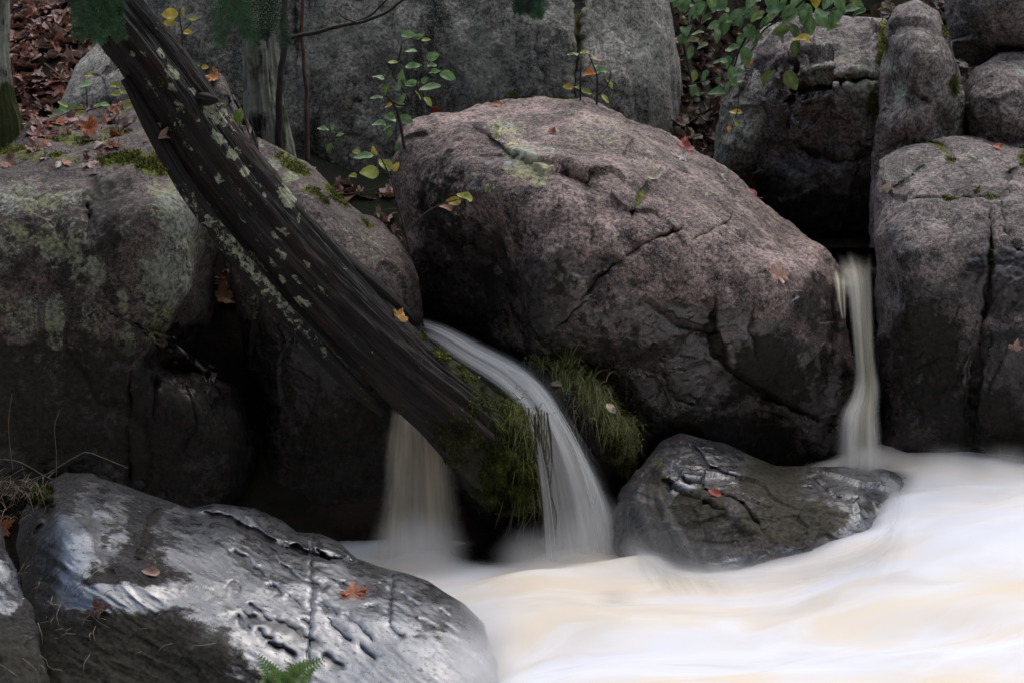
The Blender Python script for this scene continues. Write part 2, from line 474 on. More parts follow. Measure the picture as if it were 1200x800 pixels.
    at = {'crack': cr, 'lichen': blobs(qa, lichen) + lichen0, 'moss': blobs(qa, moss), 'algae_shade': blobs(qa, algae_shade), 'wet': wv}
    ob = mesh_obj(name, V, Q, mat, None, at)
    tag(ob, label, cat, group)
    if fuzz_n:
        Nn = vnormals(V, Q)
        m = at['moss'][:N * N] + fbm(V[:N * N] * 14, 3, 90) * .55
        wgt = sstep(fuzz_min - .12, fuzz_min + .2, m)
        if wgt.sum() > 5:
            mb = MB(); fuzz(mb, V[:N * N], Nn[:N * N], fuzz_n, .016, .0045, seed, weight=wgt)
            mb.build('moss', MOSS, ob, smooth=False)
    ROCKS[key] = (ob, V)
    return ob

ROCK_MAIN = rock_mat('granite_pink', (.245, .188, .170), (.105, .082, .075), (.046, .039, .037), wet_rough=.16, wet_spec=.9, wet_bump=1.0)
ROCK_LEFT = rock_mat('granite_lichened', (.105, .085, .076), (.052, .043, .038), (.026, .023, .021), streak=.7, lich=((.21, .225, .18), (.20, .21, .115)))
ROCK_CLIFF = rock_mat('cliff_stone', (.23, .225, .195), (.135, .135, .118), (.05, .05, .046), streak=1.0, lich=((.22, .235, .20), (.20, .21, .17)))
ROCK_REAR = rock_mat('rear_stone', (.185, .155, .147), (.10, .090, .084), (.045, .041, .038), lich=((.27, .30, .26), (.30, .31, .22)))
ROCK_WET = rock_mat('wet_basalt', (.030, .028, .028), (.020, .019, .019), (.015, .014, .013), rough=.8, wet_rough=.24, wet_var=.16, wet_bump=.35, wet_dark=.7, streak=.3, spec=.3, wet_spec=1.0, bumps=.6, grain=.3, coat=.8, algae_shade=(.034, .032, .022))
ROCK_DARK = rock_mat('dark_wet_stone', (.045, .038, .034), (.03, .026, .024), (.015, .014, .013), wet_rough=.22)
ROCK_FRONT = rock_mat('streaming_stone', (.060, .052, .048), (.035, .031, .029), (.016, .014, .013), rough=.75, wet_rough=.2, wet_var=.25, wet_bump=1.0, wet_dark=.6, streak=.2, spec=.4, wet_spec=1.0, bumps=1.1, grain=.5, coat=.55, algae_shade=(.050, .046, .026))
BG = 'boulders of the waterfall'

# cliff behind
rock('cliff', 'cliff', 'tall grey weathered rock face standing behind the boulders and saplings', 'cliff', None, ROCK_CLIFF,
     [(168, 150, 9.9), (160, 60, 9.9), (172, 0, 9.9), (190, -90, 10), (480, -130, 10), (770, -90, 10.05), (780, 0, 10.05), (789, 60, 10), (799, 120, 10), (806, 165, 10), (815, 260, 10), (600, 300, 9.8), (300, 300, 9.8), (170, 260, 9.8)],
     [(300, 80, 9.82), (480, 60, 9.75), (560, 120, 9.7), (700, 60, 9.72), (760, 100, 9.78), (400, 150, 9.75)], (490, 80), N=230, edge=.25, q=14, thick=.9,
     amp=(.05, .008, .003), facet=.022, fscale=1.6, stretch=(1, 1, .5), seed=11,
     cracks=[([(678, -20), (676, 40), (672, 120)], 5, .05), ([(415, 95), (412, 190)], 4, .04), ([(640, -20), (628, 60), (640, 120)], 3, .015), ([(345, 0), (352, 120)], 4, .03)],
     lichen=[(560, 70, 70, 60, .45), (440, 40, 60, 60, .4), (640, 95, 40, 25, .35), (760, 90, 30, 80, .4), (700, 20, 60, 30, .3), (370, 60, 40, 80, .35)], moss=[(676, 40, 7, 40, 1.0), (600, 112, 10, 6, .8), (640, 115, 50, 4, .7)], lichen0=.08)
rock('slab', 'rock_slab', 'low grey sloping rock slab behind the leaning log at the leaf bank', 'rock', None, ROCK_CLIFF,
     [(70, 150, 9.5), (78, 118, 9.5), (95, 80, 9.6), (120, 48, 9.7), (150, 25, 9.75), (176, 30, 9.75), (205, 60, 9.7), (215, 150, 9.5), (140, 170, 9.4)],
     [(140, 100, 9.35), (115, 110, 9.35)], (145, 105), N=110, edge=.12, thick=.5, facet=.02, seed=12, lichen0=.15, stretch=(1, 1, .5), cracks=[([(118, 90), (138, 66), (150, 45)], 3, .03)])

# rear boulders upper right
rock('rear_a', 'boulder', 'dark cracked boulder with a hollow under it, behind the right waterfall', 'boulder', BG, ROCK_REAR,
     [(862, 200, 9.7), (868, 110, 9.7), (890, 55, 9.7), (925, 24, 9.75), (985, 18, 9.8), (1040, 22, 9.7), (1055, 120, 9.5), (1050, 240, 9.5), (1045, 350, 9.7), (960, 350, 9.75), (890, 270, 9.75)],
     [(940, 95, 9.4), (1000, 80, 9.35), (960, 130, 9.38), (1000, 150, 9.4), (920, 170, 9.6), (985, 200, 9.42), (940, 215, 9.5), (960, 250, 9.5), (1010, 260, 9.48), (960, 300, 9.6), (900, 120, 9.55)], (965, 150), N=170, edge=.09, thick=.5,
     facet=.075, fscale=2.0, seed=21, algae_shade=[(940, 235, 100, 55, .62)], wet=[(950, 250, 110, 80, .9)],  # dark blob paints the hollow's shade into the stone colour
     cracks=[([(922, 106), (965, 96), (1032, 92)], 4, .08), ([(945, 28), (925, 95), (925, 165)], 4, .07), ([(985, 96), (990, 112), (1010, 130)], 3, .05), ([(930, 168), (985, 190), (1020, 180)], 5, .06)],
     lichen=[(975, 65, 45, 25, .42), (1015, 88, 18, 28, .75), (955, 95, 20, 14, .6), (1005, 105, 18, 12, .8), (940, 50, 20, 20, .4), (945, 125, 25, 15, .4)], moss=[(1035, 55, 10, 35, 1.1), (993, 92, 8, 8, 1), (1018, 120, 8, 20, .8)], fuzz_n=1500)
rock('rear_l', 'boulder', 'smooth dark grey boulder behind the hanging green leaves', 'boulder', BG, ROCK_CLIFF,
     [(836, 215, 9.8), (848, 130, 9.8), (866, 70, 9.8), (900, 28, 9.9), (935, 26, 9.9), (945, 90, 9.8), (930, 180, 9.75), (915, 260, 9.9), (860, 260, 9.9)],
     [(890, 100, 9.6), (880, 160, 9.6)], (890, 130), N=90, edge=.15, thick=.4, seed=22, facet=.03)
rock('rear_p', 'boulder', 'upright pinkish pillar shaped boulder above the right waterfall', 'boulder', BG, ROCK_REAR,
     [(1022, 240, 9.2), (1027, 190, 9.2), (1030, 120, 9.2), (1037, 50, 9.25), (1052, 10, 9.3), (1075, 2, 9.3), (1100, 14, 9.3), (1118, 50, 9.25), (1128, 100, 9.2), (1131, 150, 9.2), (1128, 240, 9.2), (1080, 280, 9.2), (1025, 300, 9.2)],
     [(1075, 60, 9.0), (1070, 150, 8.95), (1110, 80, 9.08), (1045, 150, 9.0)], (1078, 130), N=130, edge=.09, thick=.5, facet=.05, fscale=2, seed=23,
     cracks=[([(1112, 30), (1120, 90), (1118, 150)], 3, .04), ([(1050, 100), (1090, 120)], 2.5, .02)],
     lichen=[(1048, 108, 11, 20, 1.0), (1096, 118, 6, 6, .9), (1040, 80, 14, 12, .5), (1075, 60, 40, 40, .3), (1122, 120, 10, 50, .5), (1115, 25, 12, 16, .6)], moss=[(1033, 45, 9, 26, 1.1), (1109, 35, 7, 12, .9), (1114, 100, 5, 20, .7)], fuzz_n=1200)
rock('rear_t', 'boulder', 'grey rounded boulder in the top right corner of the picture', 'boulder', BG, ROCK_REAR,
     [(1098, -50, 9.8), (1108, 20, 9.7), (1117, 62, 9.65), (1140, 74, 9.6), (1175, 62, 9.6), (1290, 66, 9.6), (1300, -90, 9.8), (1180, -120, 9.9)],
     [(1160, 10, 9.4), (1200, 30, 9.4)], (1180, 0), N=110, edge=.09, thick=.5, seed=24, lichen0=.12, facet=.055)
rock('rear_r', 'boulder', 'brownish boulder wedged on the right below the top corner boulder', 'boulder', BG, ROCK_REAR,
     [(1128, 175, 9.25), (1131, 110, 9.25), (1143, 80, 9.3), (1172, 62, 9.35), (1215, 60, 9.4), (1290, 84, 9.4), (1300, 210, 9.2), (1200, 230, 9.1), (1140, 220, 9.15)],
     [(1165, 120, 9.08), (1200, 120, 9.05), (1180, 85, 9.2)], (1200, 140), N=110, edge=.08, thick=.5, seed=25, facet=.045, lichen=[(1195, 82, 12, 12, .7)], lichen0=.05)

# left boulder
rock('left', 'boulder', 'large lichen patched boulder on the left with moss on its flat top', 'boulder', BG, ROCK_LEFT,
     [(-90, 172, 9.2), (0, 160, 9.25), (60, 137, 9.3), (115, 121, 9.3), (165, 114, 9.2), (215, 120, 9.0), (243, 150, 8.7), (258, 200, 8.5), (254, 260, 8.45), (245, 310, 8.45), (238, 375, 8.45), (224, 402, 8.45), (226, 424, 8.4), (256, 432, 8.35), (286, 466, 8.35), (302, 540, 8.38), (314, 720, 8.5), (60, 720, 8.5), (-90, 720, 8.45), (-130, 400, 8.3)],
     [(-40, 205, 8.45), (0, 200, 8.42), (60, 198, 8.36), (120, 195, 8.33), (180, 196, 8.3), (215, 192, 8.32), (30, 150, 9.0), (110, 150, 8.85), (180, 150, 8.75),
      (0, 240, 8.15), (60, 240, 8.1), (120, 245, 8.07), (180, 240, 8.07), (225, 250, 8.15), (60, 330, 8.0), (130, 330, 8.0), (190, 330, 8.02), (222, 340, 8.15), (60, 430, 8.02), (140, 430, 8.05), (60, 530, 8.16), (140, 530, 8.2), (-40, 400, 8.0), (205, 404, 8.22), (190, 425, 8.16), (205, 424, 8.36), (222, 442, 8.14), (200, 470, 8.1), (240, 480, 8.12), (250, 560, 8.16), (200, 560, 8.18), (270, 520, 8.2)],
     (90, 340), N=300, edge=.16, q=12, thick=.9, amp=(.045, .008, .0025), wet_z=.72, facet=.022, fscale=2, seed=31, stretch=(1, 1, .8),
     cracks=[([(103, 235), (106, 275), (100, 300)], 4, .06), ([(137, 270), (143, 320)], 3, .03), ([(151, 440), (154, 500), (153, 570)], 3.5, .07), ([(182, 436), (181, 470), (180, 490)], 3, .05), ([(236, 385), (214, 408), (186, 432)], 5, .10), ([(110, 200), (106, 236)], 3, .025)],
     lichen=[(30, 235, 60, 30, 0.59), (80, 232, 35, 14, 0.67), (20, 280, 30, 22, 0.76), (75, 285, 40, 30, 0.88), (108, 318, 26, 22, 1.04), (65, 375, 14, 34, 1.16), (70, 415, 7, 10, 0.85), (150, 405, 14, 22, 0.92), (146, 352, 7, 18, 1.04), (148, 390, 6, 40, 0.67),
             (205, 250, 30, 60, 0.76), (185, 330, 30, 60, 0.76), (215, 300, 22, 70, 0.61), (180, 385, 20, 20, 0.61), (110, 365, 20, 40, 0.43), (25, 370, 30, 40, 0.43), (185, 225, 15, 20, 0.61)],
     moss=[(140, 185, 34, 13, 1.25), (178, 193, 26, 14, 1.25), (200, 184, 12, 12, 1.0), (90, 160, 60, 10, .65), (20, 178, 40, 10, .8), (60, 185, 50, 8, .6), (130, 150, 40, 9, .5)],
     algae_shade=[(60, 300, 100, 90, .5), (130, 260, 60, 80, .52), (150, 340, 60, 70, .42), (60, 460, 170, 110, .66), (200, 520, 120, 100, .7), (20, 220, 60, 20, .3)], wet=[(60, 560, 200, 110, .9), (230, 420, 50, 60, .9)], fuzz_n=9000, fuzz_min=.7)
# boulder behind the log
rock('mid', 'boulder', 'steep pinkish boulder with a mossy ridge directly behind the leaning log', 'boulder', BG, ROCK_LEFT,
     [(232, 130, 8.9), (238, 100, 8.9), (252, 89, 8.9), (270, 100, 8.85), (288, 162, 8.7), (330, 178, 8.7), (370, 203, 8.65), (410, 234, 8.6), (440, 260, 8.55), (465, 284, 8.5), (480, 308, 8.45), (490, 350, 8.4), (495, 390, 8.4), (520, 440, 8.4), (548, 520, 8.4), (560, 760, 8.5), (430, 780, 8.5), (316, 760, 8.45), (309, 560, 8.4), (300, 480, 8.4), (286, 420, 8.4), (274, 330, 8.45), (270, 280, 8.5), (262, 200, 8.7)],
     [(300, 200, 8.42), (360, 230, 8.32), (410, 275, 8.25), (450, 330, 8.2), (310, 300, 8.28), (340, 420, 8.2), (400, 480, 8.22), (460, 500, 8.3), (380, 600, 8.3), (470, 600, 8.36), (310, 250, 8.35)],
     (385, 400), N=250, edge=.12, q=12, thick=.7, amp=(.035, .007, .002), wet_z=.8, facet=.02, seed=33,
     cracks=[([(310, 300), (300, 360), (292, 420)], 3, .03)],
     lichen=[(320, 192, 14, 10, .8), (340, 212, 12, 12, .75), (300, 175, 12, 8, .5), (300, 330, 12, 60, .4), (420, 290, 40, 30, .28), (258, 120, 15, 20, .4)],
     moss=[(345, 198, 24, 8, 1.25, 30), (368, 235, 22, 8, 1.1, 10), (395, 226, 26, 6, 1.0, 35), (330, 185, 14, 6, .9), (430, 262, 14, 5, .8, 40)],
     wet=[(430, 590, 120, 100, .85), (380, 480, 60, 60, .4)], algae_shade=[(400, 560, 130, 150, .7), (320, 420, 50, 130, .45)], fuzz_n=3500, fuzz_min=.75)

# main boulder
rock('main', 'boulder', 'huge rounded pinkish granite boulder in the middle between the two waterfalls', 'boulder', BG, ROCK_MAIN,
     [(469, 210, 8.75), (471, 172, 8.8), (482, 146, 8.85), (515, 131, 8.95), (580, 122, 9.1), (640, 115, 9.2), (690, 116, 9.25), (740, 138, 9.2), (800, 168, 9.1), (850, 199, 9.0), (890, 229, 8.9), (922, 256, 8.85), (948, 281, 8.8), (968, 293, 8.7), (984, 314, 8.6), (990, 345, 8.5), (995, 390, 8.45), (997, 440, 8.45), (986, 480, 8.45), (976, 530, 8.5), (965, 600, 8.6), (760, 600, 8.6), (735, 560, 8.55), (712, 505, 8.45), (680, 460, 8.42), (640, 432, 8.42), (600, 420, 8.6), (560, 408, 8.75), (520, 392, 8.8), (498, 378, 8.8), (488, 330, 8.75), (478, 280, 8.75)],
     [(500, 200, 8.55), (505, 260, 8.6), (520, 330, 8.68), (560, 360, 8.65), (585, 330, 8.52), (560, 290, 8.45), (540, 230, 8.35), (540, 170, 8.55), (600, 160, 8.55), (610, 210, 8.22), (620, 270, 8.16), (618, 330, 8.18), (640, 390, 8.2), (660, 150, 8.75), (700, 180, 8.5), (760, 200, 8.45), (690, 215, 8.3),
      (700, 270, 8.12), (760, 270, 8.12), (830, 260, 8.3), (880, 285, 8.3), (930, 310, 8.3), (700, 340, 8.08), (780, 340, 8.05), (860, 350, 8.1), (930, 360, 8.2), (680, 420, 8.2), (750, 420, 8.1), (830, 420, 8.1), (870, 400, 8.1), (930, 440, 8.28), (780, 480, 8.18), (860, 490, 8.25), (940, 510, 8.36), (800, 550, 8.35), (910, 390, 8.18)],
     (745, 330), N=380, edge=.12, q=14, thick=1.0, amp=(.045, .008, .002), wet_z=.55, facet=.026, fscale=1.9, seed=41,
     steps=[([(545, 145), (575, 165), (610, 188), (650, 196), (690, 208), (700, 235)], 1, .05, 5), ([(838, 345), (836, 390), (852, 430), (895, 462), (975, 495)], 1, .05, 6)],
     cracks=[([(680, 352), (702, 325), (735, 300), (762, 283), (800, 268)], 3.2, .07), ([(736, 262), (748, 235), (762, 210)], 2.6, .03), ([(840, 342), (835, 385), (850, 428), (895, 462), (975, 497)], 3.2, .07), ([(884, 350), (878, 385), (884, 420)], 2.6, .04),
             ([(545, 148), (580, 168), (612, 190), (690, 210)], 2.4, .03), ([(884, 350), (900, 340), (912, 343)], 2.2, .03), ([(806, 285), (850, 262), (866, 240)], 2, .02), ([(640, 395), (690, 350)], 2, .03), ([(690, 205), (696, 250), (690, 290)], 2, .02), ([(870, 200), (860, 230)], 2, .015), ([(745, 345), (800, 380), (842, 390)], 1.8, .02)],
     lichen=[(612, 190, 26, 26, .75), (632, 205, 16, 18, .85), (600, 175, 12, 20, .6), (590, 150, 30, 12, .5), (640, 180, 20, 12, .4), (583, 150, 8, 20, .6), (700, 160, 60, 25, .3), (840, 240, 60, 40, .2), (760, 190, 60, 30, .22), (780, 300, 80, 40, .16), (550, 205, 10, 15, .5), (565, 222, 20, 14, .45)],
     moss=[(748, 235, 5, 26, .75, 25), (582, 155, 5, 18, .6), (698, 205, 6, 16, .5), (905, 535, 60, 18, .7)],
     algae_shade=[(900, 430, 70, 60, .8), (850, 520, 130, 50, .8), (520, 240, 50, 110, .55), (560, 330, 50, 60, .6), (700, 400, 100, 60, .5), (620, 260, 70, 60, .42), (740, 320, 100, 60, .36), (640, 330, 60, 60, .45)],  # left-face and hollow shade painted in dark, along with mottled staining
     wet=[(770, 420, 220, 100, .78), (660, 350, 110, 90, .62), (560, 200, 60, 40, .35), (540, 330, 75, 90, .9), (900, 460, 120, 90, .95), (720, 440, 110, 70, .75), (960, 360, 50, 70, .6), (560, 240, 50, 60, .3)])
rock('right', 'boulder', 'broad cracked boulder on the right bank with moss growing in its cracks', 'boulder', BG, ROCK_REAR,
     [(1024, 270, 8.4), (1027, 225, 8.55), (1032, 192, 8.75), (1050, 178, 8.9), (1090, 168, 9.0), (1135, 161, 9.05), (1180, 170, 9.0), (1280, 172, 9.0), (1330, 300, 8.4), (1330, 680, 8.4), (1230, 680, 8.4), (1140, 680, 8.4), (1060, 660, 8.45), (1036, 545, 8.45), (1036, 480, 8.4), (1030, 420, 8.35), (1026, 350, 8.35)],
     [(1060, 235, 8.4), (1120, 235, 8.4), (1060, 205, 8.6), (1120, 195, 8.65), (1060, 290, 8.15), (1130, 290, 8.12), (1060, 360, 8.12), (1110, 350, 8.12), (1090, 430, 8.2), (1060, 500, 8.25), (1140, 480, 8.15), (1180, 260, 8.2), (1190, 340, 8.02), (1200, 430, 8.04), (1200, 520, 8.15), (1150, 380, 8.12), (1190, 215, 8.5)],
     (1170, 380), N=260, edge=.1, q=14, thick=1.0, amp=(.045, .008, .0025), wet_z=.75, facet=.032, fscale=2.0, seed=51,
     steps=[([(1030, 236), (1100, 238), (1160, 238), (1180, 238)], -1, .04, 4)],
     cracks=[([(1082, 170), (1110, 180), (1128, 205), (1142, 222)], 2.6, .04), ([(1040, 238), (1108, 236), (1160, 236), (1178, 232), (1184, 205), (1200, 190)], 2.8, .05), ([(1160, 238), (1162, 290), (1158, 350), (1144, 430), (1137, 540)], 3.2, .06), ([(1172, 245), (1180, 275), (1195, 300)], 2.4, .04), ([(1178, 216), (1184, 232)], 2.5, .05), ([(1048, 222), (1075, 200), (1085, 194)], 2.2, .03)],
     lichen=[(1085, 200, 50, 24, .3), (1140, 185, 40, 20, .32), (1110, 265, 50, 25, .25)],
     moss=[(1083, 171, 14, 5, 1.1), (1100, 178, 14, 4, 1.1, 25), (1112, 192, 10, 4, 1.0, 50), (1112, 236, 10, 6, 1.1), (1161, 237, 12, 7, 1.2), (1161, 262, 5, 16, 1.0), (1128, 238, 14, 3, .8), (1145, 226, 6, 6, .8), (1200, 185, 10, 12, .8), (1160, 300, 4, 20, .6), (1190, 540, 60, 30, .6)],
     wet=[(1085, 430, 65, 130, 1.0), (1170, 330, 60, 60, .75), (1180, 460, 70, 90, .8), (1050, 300, 30, 40, .4)], algae_shade=[(1085, 420, 60, 110, .72), (1060, 330, 30, 60, .5), (1150, 500, 80, 70, .7), (1190, 530, 80, 50, .8)], fuzz_n=2500, fuzz_min=.8)  # lower face darkened in colour to stand for shade, besides the wet stone
# small ledges at the falls
rock('ledge', 'rock_ledge', 'small dark ledge with hanging grass beside the middle waterfall', 'rock', None, ROCK_DARK,
     [(600, 428, 8.4), (620, 416, 8.4), (660, 420, 8.38), (700, 440, 8.35), (732, 470, 8.32), (748, 500, 8.3), (748, 540, 8.3), (728, 570, 8.35), (700, 660, 8.4), (640, 660, 8.4), (628, 520, 8.35), (612, 460, 8.35)],
     [(660, 455, 8.12), (700, 480, 8.06), (725, 510, 8.04), (680, 520, 8.16), (720, 545, 8.1), (690, 580, 8.26)], (685, 510), N=110, edge=.06, thick=.4, seed=61, wet0=.4, moss=[(690, 450, 50, 20, .8), (730, 510, 24, 34, 1.0)])
rock('under', 'rock_ledge', 'dark wet rock under the mossy foot of the log', 'rock', None, ROCK_DARK,
     [(520, 400, 8.45), (560, 412, 8.4), (600, 432, 8.4), (625, 480, 8.38), (640, 560, 8.38), (650, 680, 8.4), (540, 690, 8.4), (530, 600, 8.4), (520, 500, 8.4)],
     [(590, 470, 8.1), (605, 500, 8.04), (605, 560, 8.08), (595, 620, 8.18)], (588, 560), N=120, edge=.08, thick=.4, seed=62, wet0=.5, moss=[(600, 470, 40, 40, .9), (615, 530, 24, 50, .7)], fuzz_n=5000)
rock('lip', 'rock_ledge', 'small dark worn ledge that the right waterfall slides over', 'rock', None, ROCK_DARK,
     [(945, 310, 8.95), (965, 300, 9.0), (990, 305, 8.95), (1010, 301, 8.95), (1035, 304, 8.95), (1050, 330, 8.9), (1050, 520, 8.8), (965, 520, 8.8), (950, 400, 8.9)],
     [(985, 320, 8.74), (1010, 318, 8.76), (1000, 335, 8.6), (1010, 400, 8.52), (1010, 480, 8.5)], (1000, 400), N=80, edge=.05, thick=.3, seed=63, wet0=.6, facet=.012)
# wet rocks in the water
rock('front', 'wet_rock', 'black wet rock with brown algal film sitting in the white water right of centre', 'rock', None, ROCK_FRONT,
     [(716, 640, 7.8), (722, 600, 7.8), (734, 578, 7.82), (752, 550, 7.9), (774, 518, 7.98), (798, 507, 8.02), (850, 518, 8.05), (905, 545, 8.05), (950, 549, 8.05), (1000, 546, 8.05), (1048, 552, 8.0), (1078, 572, 7.92), (1094, 602, 7.85), (1084, 655, 7.75), (1040, 710, 7.6), (960, 740, 7.5), (850, 750, 7.45), (770, 730, 7.55), (726, 690, 7.7)],
     [(775, 552, 7.70), (762, 580, 7.62), (800, 535, 7.86), (830, 560, 7.74), (800, 575, 7.58), (845, 598, 7.50), (790, 600, 7.54), (840, 630, 7.42), (745, 630, 7.62), (770, 640, 7.52), (890, 575, 7.68), (930, 600, 7.56), (900, 630, 7.44), (950, 575, 7.74), (1000, 580, 7.68), (1035, 590, 7.72), (960, 650, 7.40), (1030, 640, 7.52), (800, 670, 7.4), (1030, 566, 7.88), (880, 545, 7.9)],
     (895, 630), N=240, edge=.05, q=16, thick=.35, amp=(.016, .0025, .0008), facet=.036, fscale=2.6, seed=71,
     steps=[([(770, 556), (800, 578), (850, 602), (890, 640)], 1, .03, 8)],
     cracks=[([(790, 560), (830, 575), (870, 590), (895, 625)], 3, .03), ([(805, 515), (830, 548), (868, 560)], 3, .03), ([(772, 560), (800, 580), (850, 600)], 3, .03), ([(945, 552), (970, 580), (1020, 590), (1040, 620)], 3, .02)],
     algae_shade=[(820, 600, 40, 30, 1.0), (900, 560, 50, 30, 1.0), (930, 610, 80, 35, .95), (770, 580, 25, 40, .6), (1020, 640, 50, 20, .5)], moss=[(800, 600, 30, 22, .7), (895, 548, 40, 10, .7), (775, 545, 12, 20, .5)],
     wet=[(825, 545, 60, 40, .8), (760, 620, 60, 70, .5), (1000, 570, 70, 40, .75), (1020, 630, 60, 60, .7), (940, 670, 120, 30, .8)], wet0=.1)
slits = []
sr = random.Random(5)
for x, y, L in [(290, 660, 60), (345, 672, 50), (350, 712, 42), (322, 695, 25), (330, 762, 40), (398, 745, 40), (300, 715, 24), (372, 690, 26), (385, 715, 30), (408, 690, 20), (420, 740, 50), (440, 720, 26), (465, 745, 30), (360, 735, 22), (275, 690, 24), (430, 765, 26), (480, 705, 26), (500, 735, 30), (520, 720, 20), (315, 640, 26), (380, 650, 30), (345, 640, 26), (390, 775, 34), (350, 790, 30), (450, 690, 20), (285, 730, 24), (310, 745, 26), (410, 655, 24)]:
    a = R_(sr.uniform(24, 44)); slits.append(([(x - L / 2 * math.cos(a), y - L / 2 * math.sin(a)), (x, y + sr.uniform(-3, 3)), (x + L / 2 * math.cos(a), y + L / 2 * math.sin(a))], sr.uniform(2.2, 5.5), sr.uniform(.012, .026)))
rock('low', 'wet_rock', 'long shiny black wet rock with pitted top in the lower left foreground', 'rock', None, ROCK_WET,
     [(18, 640, 7.25), (24, 605, 7.35), (44, 570, 7.45), (75, 550, 7.5), (105, 550, 7.5), (150, 565, 7.45), (200, 583, 7.4), (222, 592, 7.38), (250, 588, 7.4), (298, 597, 7.35), (330, 611, 7.3), (348, 622, 7.25), (372, 622, 7.25), (398, 634, 7.2), (418, 655, 7.15), (440, 665, 7.12), (500, 682, 7.0), (545, 707, 6.88), (568, 730, 6.78), (582, 770, 6.62), (588, 860, 6.3), (560, 930, 6.1), (200, 960, 6.0), (50, 930, 6.1), (34, 760, 6.7)],
     [(75, 590, 7.22), (60, 640, 6.98), (120, 600, 7.15), (110, 680, 6.75), (200, 620, 7.12), (180, 690, 6.72), (280, 625, 7.14), (270, 690, 6.80), (360, 660, 7.0), (340, 720, 6.70), (440, 700, 6.84), (430, 760, 6.56), (520, 730, 6.72), (520, 800, 6.38), (260, 760, 6.5), (180, 720, 6.66), (180, 800, 6.5), (90, 720, 6.68), (90, 800, 6.5), (340, 810, 6.38), (240, 800, 6.45)],
     (280, 740), N=330, edge=.07, q=16, thick=.25, amp=(.020, .0006, .0003), facet=.0, scale=1.7, grain=(33, 70, 19, .0042), seed=81,
     cracks=slits + [([(228, 598), (270, 608), (330, 640), (420, 662)], 4.5, .045), ([(62, 585), (50, 610), (38, 628)], 2.5, .03), ([(195, 590), (178, 606), (168, 640), (165, 660)], 3.5, .03), ([(90, 570), (120, 640), (130, 680)], 6, .02), ([(265, 720), (330, 735), (380, 760)], 6, .02), ([(364, 622), (366, 690), (360, 790)], 2, .02), ([(460, 670), (455, 740)], 2, .015)],
     algae_shade=[(150, 770, 150, 62, 1.1), (40, 770, 60, 60, .9), (255, 740, 30, 20, .6), (190, 660, 50, 30, .35), (130, 630, 24, 50, .45), (500, 745, 40, 18, .5)], moss=[(45, 580, 18, 12, .6), (62, 575, 14, 8, .5), (215, 588, 12, 5, .6)],
     wet=[(75, 650, 40, 60, .85), (115, 610, 45, 70, .62), (300, 610, 130, 60, .9), (350, 690, 170, 110, .92), (460, 740, 150, 110, .92), (150, 700, 130, 24, .68), (240, 655, 60, 30, .6)], wet0=.08)
rock('corner', 'wet_rock', 'dark mossy rock cut by the left edge of the picture', 'rock', None, ROCK_WET,
     [(-120, 590, 7.2), (-60, 575, 7.3), (-10, 590, 7.2), (0, 640, 6.9), (14, 682, 6.7), (34, 708, 6.55), (48, 740, 6.4), (62, 860, 6.0), (40, 940, 5.7), (-120, 940, 5.7)],
     [(-40, 650, 6.85), (0, 700, 6.55), (20, 760, 6.25), (-40, 760, 6.3)], (-30, 740), N=90, edge=.06, thick=.3, seed=82, wet=[(5, 690, 30, 40, .8)], algae_shade=[(10, 780, 60, 60, 1.0)], facet=.02)
rock('bump', 'wet_rock', 'small dark rock just breaking the white water below the middle waterfall', 'rock', None, ROCK_DARK,
     [(684, 706, 7.2), (698, 698, 7.22), (715, 695, 7.25), (732, 698, 7.22), (742, 706, 7.15), (735, 715, 7.0), (698, 715, 7.0)], [(716, 704, 7.14)], (716, 706), N=50, edge=.04, thick=.15, seed=83, wet0=.8, facet=.01)
# ------------------------------------------------------------------ hits on what has been built
def surf(px, py):
    """first surface seen at a place of the photograph: point, normal"""
    dg = bpy.context.evaluated_depsgraph_get()
    ok, loc, nor, *_ = scene.ray_cast(dg, Vector((0, 0, CAM_H)), ray(px, py))
    d = ray(px, py)
    if not ok: return Vector(P(px, py, 9.5)), Vector((0, -1, 0))
    if nor.dot(d) > 0: nor = -nor
    return loc, nor

# ------------------------------------------------------------------ wood
wb = NB('weathered_log')
along = wb.attr('along'); around = wb.attr('around')
cv = wb.n.new('ShaderNodeCombineXYZ'); wb.link(wb.math('MULTIPLY', along, 1.3), cv.inputs[0]); wb.l.new(wb.attr('ca'), cv.inputs[1]); wb.l.new(wb.attr('sa'), cv.inputs[2])
wv = cv.outputs[0]
g1 = wb.noise(9, 8, .65, vec=wb.mapping(wv, (.35, 1.6, 1.6))); g2 = wb.noise(38, 6, .6, vec=wb.mapping(wv, (.16, 1.4, 1.4))); g3 = wb.noise(3, 4, .5, vec=wv)
wc = wb.mix(wb.ramp(g1, .36, .66), (.006, .005, .0045), (.022, .017, .015))
wc = wb.mix(wb.ramp(g2, .54, .68), wc, (.036, .030, .026))
wc = wb.mix(wb.math('MULTIPLY', wb.ramp(g3, .5, .64), .5), wc, (.045, .022, .016))
ll = wb.math('ADD', wb.attr('lichen'), wb.math('MULTIPLY_ADD', wb.noise(42, 7, .7, dist=.4), 2.8, -1.45))
lmask = wb.ramp(ll, .40, .48)
wc = wb.mix(lmask, wc, wb.mix(wb.ramp(wb.noise(60, 4), .4, .6), (.20, .22, .13), (.38, .40, .29)))
mo = wb.math('ADD', wb.attr('moss'), wb.math('MULTIPLY_ADD', wb.noise(18, 7, .7), 1.4, -.7))
mk = wb.ramp(mo, .42, .6)
wc = wb.mix(mk, wc, wb.mix(wb.ramp(wb.noise(45, 5), .35, .65), (.010, .012, .005), (.045, .055, .014)))
wr_ = wb.mix(wb.attr('wet'), wb.ramp(g2, .3, .7, .5, .8), (.34,) * 3)
